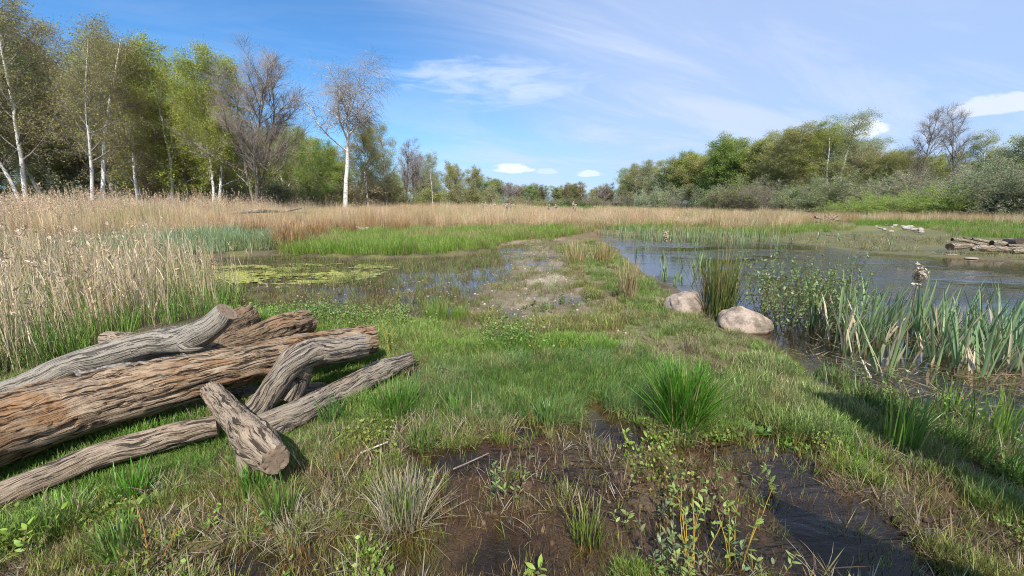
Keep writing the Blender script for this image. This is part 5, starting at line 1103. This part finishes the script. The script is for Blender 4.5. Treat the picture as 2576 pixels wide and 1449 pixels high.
# willow saplings: stem and leaves
def sap_leaf(seed, L=1.):
    rs = np.random.default_rng(seed); n = 5; t = np.linspace(0, 1, n); w = .19*np.sin(PI*np.clip(t*.97+.02, 0, 1))**.8
    c = np.stack([t, 0*t, .18*t - .28*t*t], 1); V = np.stack([c + np.stack([0*t, -w, .05*w], 1), c, c + np.stack([0*t, w, .05*w], 1)], 1).reshape(-1, 3); i = np.arange(n-1)*3
    q = np.concatenate([np.stack([i, i+1, i+4, i+3], 1), np.stack([i+1, i+2, i+5, i+4], 1)]); A = np.zeros((len(V), 4)); A[:, 0] = rs.uniform(.2, .9); A[:, 2] = rs.uniform(.2, .9)
    mb = MB(); mb.put(V, [q], A); return mb.mesh('leaf', M_SAPLEAF, True)
SLEAF = [sap_leaf(830+i) for i in range(5)]
def sapling(px, py, hgt, nst, label, group=None, stem=M_STEM_B, leafc=(.19, .29, .07), nleaf=14, lsize=.036, leafparts=True, spread=.3, zbase=None):
    p = P(px, py, .03); z = hz(p[0], p[1]) if zbase is None else zbase; rs = np.random.default_rng(int(px*7+py))
    e = bpy.data.objects.new('willow_sapling', None); sc.collection.objects.link(e); e.location = (p[0], p[1], z); e.empty_display_size = .1; tag(e, label, 'sapling', group)
    a = rs.uniform(0, 6.28, nst); D = np.stack([np.cos(a)*spread, np.sin(a)*spread, np.ones(nst)], 1)*1.; D /= np.linalg.norm(D, axis=1, keepdims=True)
    pts = grow(rs, np.stack([np.cos(a), np.sin(a), 0*a], 1)*.03 + np.array([0, 0, -.03]), D, hgt*rs.uniform(.6, 1.05, nst), 7, .03, .07)
    rad = np.linspace(.0038, .0014, 7)[None]*np.ones((nst, 1))*(.7 + hgt*.5)
    if leafparts:
        for s in range(nst):
            V, q = tubes(pts[s:s+1], rad[s:s+1], 5); mb = MB(); mb.put(V, [q]); link('stem', mb.mesh('stem', [stem], True), e)
        for k in range(nleaf):
            s = rs.integers(0, nst); u = rs.uniform(.25, 1)*6; i = min(int(u), 5); q_ = pts[s, i]*(1-(u-i)) + pts[s, i+1]*(u-i)
            o = link('leaf', SLEAF[k % 5], e, q_, (rs.normal(0, .3), -rs.uniform(.2, 1.0), rs.uniform(0, 6.28)), lsize*rs.uniform(.6, 1.3)); o.color = (*jc(leafc, .2), 1)
    else:
        V, q = tubes(pts, rad, 4); mb = MB(); mb.put(V, [q]); link('stems', mb.mesh('stems', [stem], True), e)
        m = nst*nleaf; s = rs.integers(0, nst, m); u = rs.uniform(.2, 1, m)*6; i = np.minimum(u.astype(int), 5); C = pts[s, i]*(1-(u-i))[:, None] + pts[s, i+1]*(u-i)[:, None] + rs.normal(0, .018, (m, 3))
        mb = MB(); lv, lq, la = leaf_quads(rs, C, lsize*1.1, .5, .6); mb.put(lv, [lq], la); o = link('foliage', mb.mesh('foliage', [M_SAPLEAF]), e); o.color = (*jc(leafc, .15), 1)
    return e
LG = (.20, .30, .075)
sapling(1760, 1420, .52, 7, 'yellow-stemmed willow sapling in the near right corner of the puddle', stem=M_STEM_Y, nleaf=60, leafc=(.24, .33, .08), spread=.25)
sapling(1860, 1400, .45, 5, 'second yellow-stemmed willow sapling beside the shadowed water', stem=M_STEM_Y, nleaf=42, leafc=(.22, .33, .07), spread=.28)
sapling(1640, 1400, .34, 6, 'leafy grey-green willow sapling in the dark near mud', nleaf=44, leafc=(.20, .26, .12))
sapling(1280, 1265, .42, 4, 'slender willow sapling with paired leaves rising from the brown puddle', nleaf=44, leafc=(.20, .30, .10), spread=.18)
sapling(1238, 1245, .34, 2, 'thin two-stemmed sapling left of the paired-leaf sapling', nleaf=18, leafc=(.18, .30, .08), spread=.15)
sapling(1880, 1230, .40, 2, 'thin brown-stemmed sapling right of the big tussock', nleaf=16, leafc=LG, spread=.12)
sapling(1800, 1260, .36, 3, 'sparse sapling between the big tussock and the shadow', nleaf=20, leafc=LG, spread=.2)
sapling(1700, 1250, .32, 3, 'sparse sapling in the puddle below the big tussock', nleaf=18, leafc=LG, spread=.2)
sapling(1600, 1110, .16, 5, 'low bright leafy shoot at the blue puddle', nleaf=34, leafc=(.27, .38, .06), lsize=.045, spread=.5)
sapling(1960, 1230, .28, 3, 'leafy sapling at the edge of the shadowed water', nleaf=30, leafc=(.20, .33, .07), spread=.3)
sapling(1085, 1225, .34, 1, 'single upright twig with small leaves in the near mud', stem=M_STEM_Y, nleaf=10, leafc=LG, spread=.1)
sapling(992, 905, .62, 3, 'tall yellow twig sapling standing by the splintered log', stem=M_STEM_Y, nleaf=34, leafc=(.24, .33, .08), spread=.12)
sapling(1340, 1425, .20, 2, 'tiny two-leaved willow seedling at the bottom edge', nleaf=8, leafc=(.24, .36, .06), lsize=.05)
sapling(985, 1440, .16, 2, 'tiny seedling beside the dead tussock at the bottom edge', nleaf=8, leafc=(.24, .36, .06), lsize=.045)
sapling(690, 1330, .5, 1, 'orange bent twig left of the dead tussock', stem=plain_mat('orange_twig', (.40, .17, .04), .5), nleaf=5, leafc=LG, spread=.35)
sapling(380, 1420, .4, 2, 'orange twig pair in the lower left mud', stem=bpy.data.materials['orange_twig'], nleaf=8, leafc=LG, spread=.3)
sapling(60, 1400, .26, 4, 'bright leafy shoot in the lower left corner', nleaf=34, leafc=(.24, .38, .05), lsize=.045, spread=.5)
sapling(500, 1345, .18, 4, 'small bright leafy shoot in front of the long thin log', nleaf=24, leafc=(.24, .38, .05), lsize=.04, spread=.5)
rs = np.random.default_rng(15)
for i in range(15):
    px = rs.uniform(1520, 2000); py = rs.uniform(1235, 1470)
    sapling(px, py, rs.uniform(.16, .36), int(rs.integers(2, 5)), 'small leafy willow sapling in the wet mud below the big tussock', 'small saplings below the big tussock', nleaf=int(rs.integers(14, 30)), leafc=[(.20, .27, .12), (.22, .32, .08), (.26, .34, .09)][i % 3], lsize=.034, spread=.35)
for i in range(9):
    px = rs.uniform(20, 900); py = rs.uniform(1330, 1470)
    sapling(px, py, rs.uniform(.06, .16), int(rs.integers(2, 5)), 'tiny bright green seedling in the lower left mud', 'seedlings in the lower left mud', nleaf=int(rs.integers(8, 16)), leafc=(.22, .36, .06), lsize=.032, spread=.6)
# broad-leaved weed patch on the bank
sapling(1905, 1072, .09, 26, 'dark green broad-leaved weed patch on the right of the bank', nleaf=150, leafc=(.10, .22, .035), lsize=.06, spread=1.6)
sapling(2000, 1110, .08, 16, 'smaller broad-leaved weed patch nearer the shadow', nleaf=80, leafc=(.12, .26, .035), lsize=.05, spread=1.6)
# leafy willow stand in the pond behind the big boulder
rs = np.random.default_rng(5)
for i in range(28):
    px = rs.uniform(1860, 2130); py = rs.uniform(742, 812) + (px-1860)*.10; sapling(px, py, rs.uniform(.75, 1.35), 6, 'grey-green leafy willow shoot in the stand behind the big boulder', 'willow shoots behind the big boulder', nleaf=26, leafc=(.20, .27, .09), lsize=.045, leafparts=False, spread=.35, zbase=-.08)
for i in range(18):
    px = rs.uniform(640, 1080); py = rs.uniform(770, 830); sapling(px, py, rs.uniform(.18, .42), 4, 'small leafy willow shoot at the near rim of the left pool', 'willow shoots at the left pool', nleaf=22, leafc=(.21, .29, .09), lsize=.035, leafparts=False, spread=.45)
for i in range(12):
    px = rs.uniform(1230, 1520); py = rs.uniform(745, 800); sapling(px, py, rs.uniform(.10, .25), 4, 'low leafy shoot on the bare mud spit', 'shoots on the mud spit', nleaf=14, leafc=(.17, .21, .07), lsize=.035, leafparts=False, spread=.8)
for i in range(10):
    px = rs.uniform(2180, 2600); py = rs.uniform(960, 1080) + (px-2180)*.1; sapling(px, py, rs.uniform(.3, .6), 3, 'thin leafy willow twig at the near edge of the right pond', 'willow twigs at the near pond edge', nleaf=14, leafc=(.20, .29, .08), lsize=.035, leafparts=False, spread=.5)
for i in range(8):
    px = rs.uniform(1180, 1560); py = rs.uniform(850, 930); sapling(px, py, rs.uniform(.2, .42), 1, 'thin yellow twig standing in the grass of the bank', 'thin twigs on the bank', stem=M_STEM_Y, nleaf=9, leafc=LG, lsize=.03, leafparts=False, spread=.2)

# broken pale cattail stalk
def stick(label, pts, r, mat, name='broken_stalk'):
    pp = np.array([P(a, b, z) for a, b, z in pts]); V, q = tubes((pp-pp[0])[None], np.full((1, len(pp)), r)*np.linspace(1, .7, len(pp)), 7); mb = MB(); mb.put(V, [q])
    return tag(link(name, mb.mesh(name, [mat], True), loc=pp[0]), label, 'stalk')
M_PALE = plain_mat('bleached_stalk', (.58, .50, .40), .6)
stick('bleached broken stalk bent over the near right shallows', [(2190, 950, .0), (2182, 935, .06), (2168, 905, .16)], .010, M_PALE)
stick('second bleached stalk leaning against the broken one', [(2205, 940, .0), (2190, 920, .07), (2170, 907, .155)], .008, M_PALE)
stick('forked bare twig lying in the brown puddle', [(1140, 1180, .012), (1175, 1165, .03), (1230, 1140, .02)], .006, plain_mat('dead_twig', (.22, .17, .13), .8), 'dead_twig')
stick('short pale stick on the mud left of the puddle', [(905, 1140, .04), (950, 1122, .06), (975, 1112, .05)], .007, M_PALE, 'dead_twig')

# ------------------------------------------------------------------ out of frame: shapes added to throw the two shadows in the right corner
def box(mb, c, ax, s):
    ax = np.asarray(ax, float); v = np.array([[x, y, z] for x in (-1, 1) for y in (-1, 1) for z in (-1, 1)])*np.array(s)/2
    V = np.asarray(c) + v@ax; f = np.array([[0, 1, 3, 2], [4, 6, 7, 5], [0, 4, 5, 1], [2, 3, 7, 6], [0, 2, 6, 4], [1, 5, 7, 3]]); mb.put(V, [f])
Ld = -np.array(sdir); kx, ky = Ld[0]/-Ld[2], Ld[1]/-Ld[2]     # shadow shift per metre of height
def shade_to(x, y, h): return np.array([x - kx*(h-.08), y - ky*(h-.08)])
a = shade_to(1.55, 2.14, 1.55); b = shade_to(2.5, 1.25, 1.55); d = (b-a)/np.linalg.norm(b-a); ax = [[d[0], d[1], 0], [-d[1], d[0], 0], [0, 0, 1]]
e = bpy.data.objects.new('shadow_caster_board', None); sc.collection.objects.link(e); e.location = (a[0], a[1], 0); tag(e, 'unseen timber board added to shade the near right water', 'shadow caster')  # board added out of view, only for the shadow it casts
L = np.linalg.norm(b-a)
mb = MB(); box(mb, np.array([*(d*L*.5), 1.20]), ax, (L, .03, .70)); link('caster_panel', mb.mesh('caster_panel', [M_CASTER]), e)
for f in (.08, .92):
    mb = MB(); box(mb, np.array([*(d*L*f - np.array([-d[1], d[0]])*.06), .7]), ax, (.09, .09, 1.7)); link('caster_post', mb.mesh('caster_post', [M_CASTER]), e)
t2 = shade_to(2.92, 3.2, 2.5)
e = bpy.data.objects.new('shadow_caster_pillar', None); sc.collection.objects.link(e); e.location = (t2[0], t2[1], 0); tag(e, 'broad timber pillar added unseen to shade the right bank', 'caster')  # unseen upright block, added to cast the long band of shadow
mb = MB(); box(mb, np.array([0, 0, 1.2]), np.eye(3), (.46, .25, 2.5)); link('caster_shaft', mb.mesh('caster_shaft', [M_CASTER]), e)
mb = MB(); box(mb, np.array([0, 0, 2.48]), np.eye(3), (.52, .31, .06)); link('caster_cap', mb.mesh('caster_cap', [M_CASTER]), e)

# ------------------------------------------------------------------ labels: single out members of small groups from left to right
ORD = ['leftmost', 'second from the left', 'third from the left', 'fourth from the left', 'fifth from the left', 'sixth from the left', 'seventh from the left', 'eighth from the left', 'ninth from the left', 'tenth from the left', 'eleventh from the left', 'twelfth from the left']
same = {}
for o in sc.objects:
    if o.parent is None and 'group' in o and 'label' in o: same.setdefault(o['label'], []).append(o)
for lab, os_ in same.items():
    if 1 < len(os_) <= 12:
        os_.sort(key=lambda o: o.location.x/max(o.location.y, .3))
        for k, o in enumerate(os_): o['label'] = lab + ', ' + (ORD[k] if k < len(os_)-1 else 'rightmost')
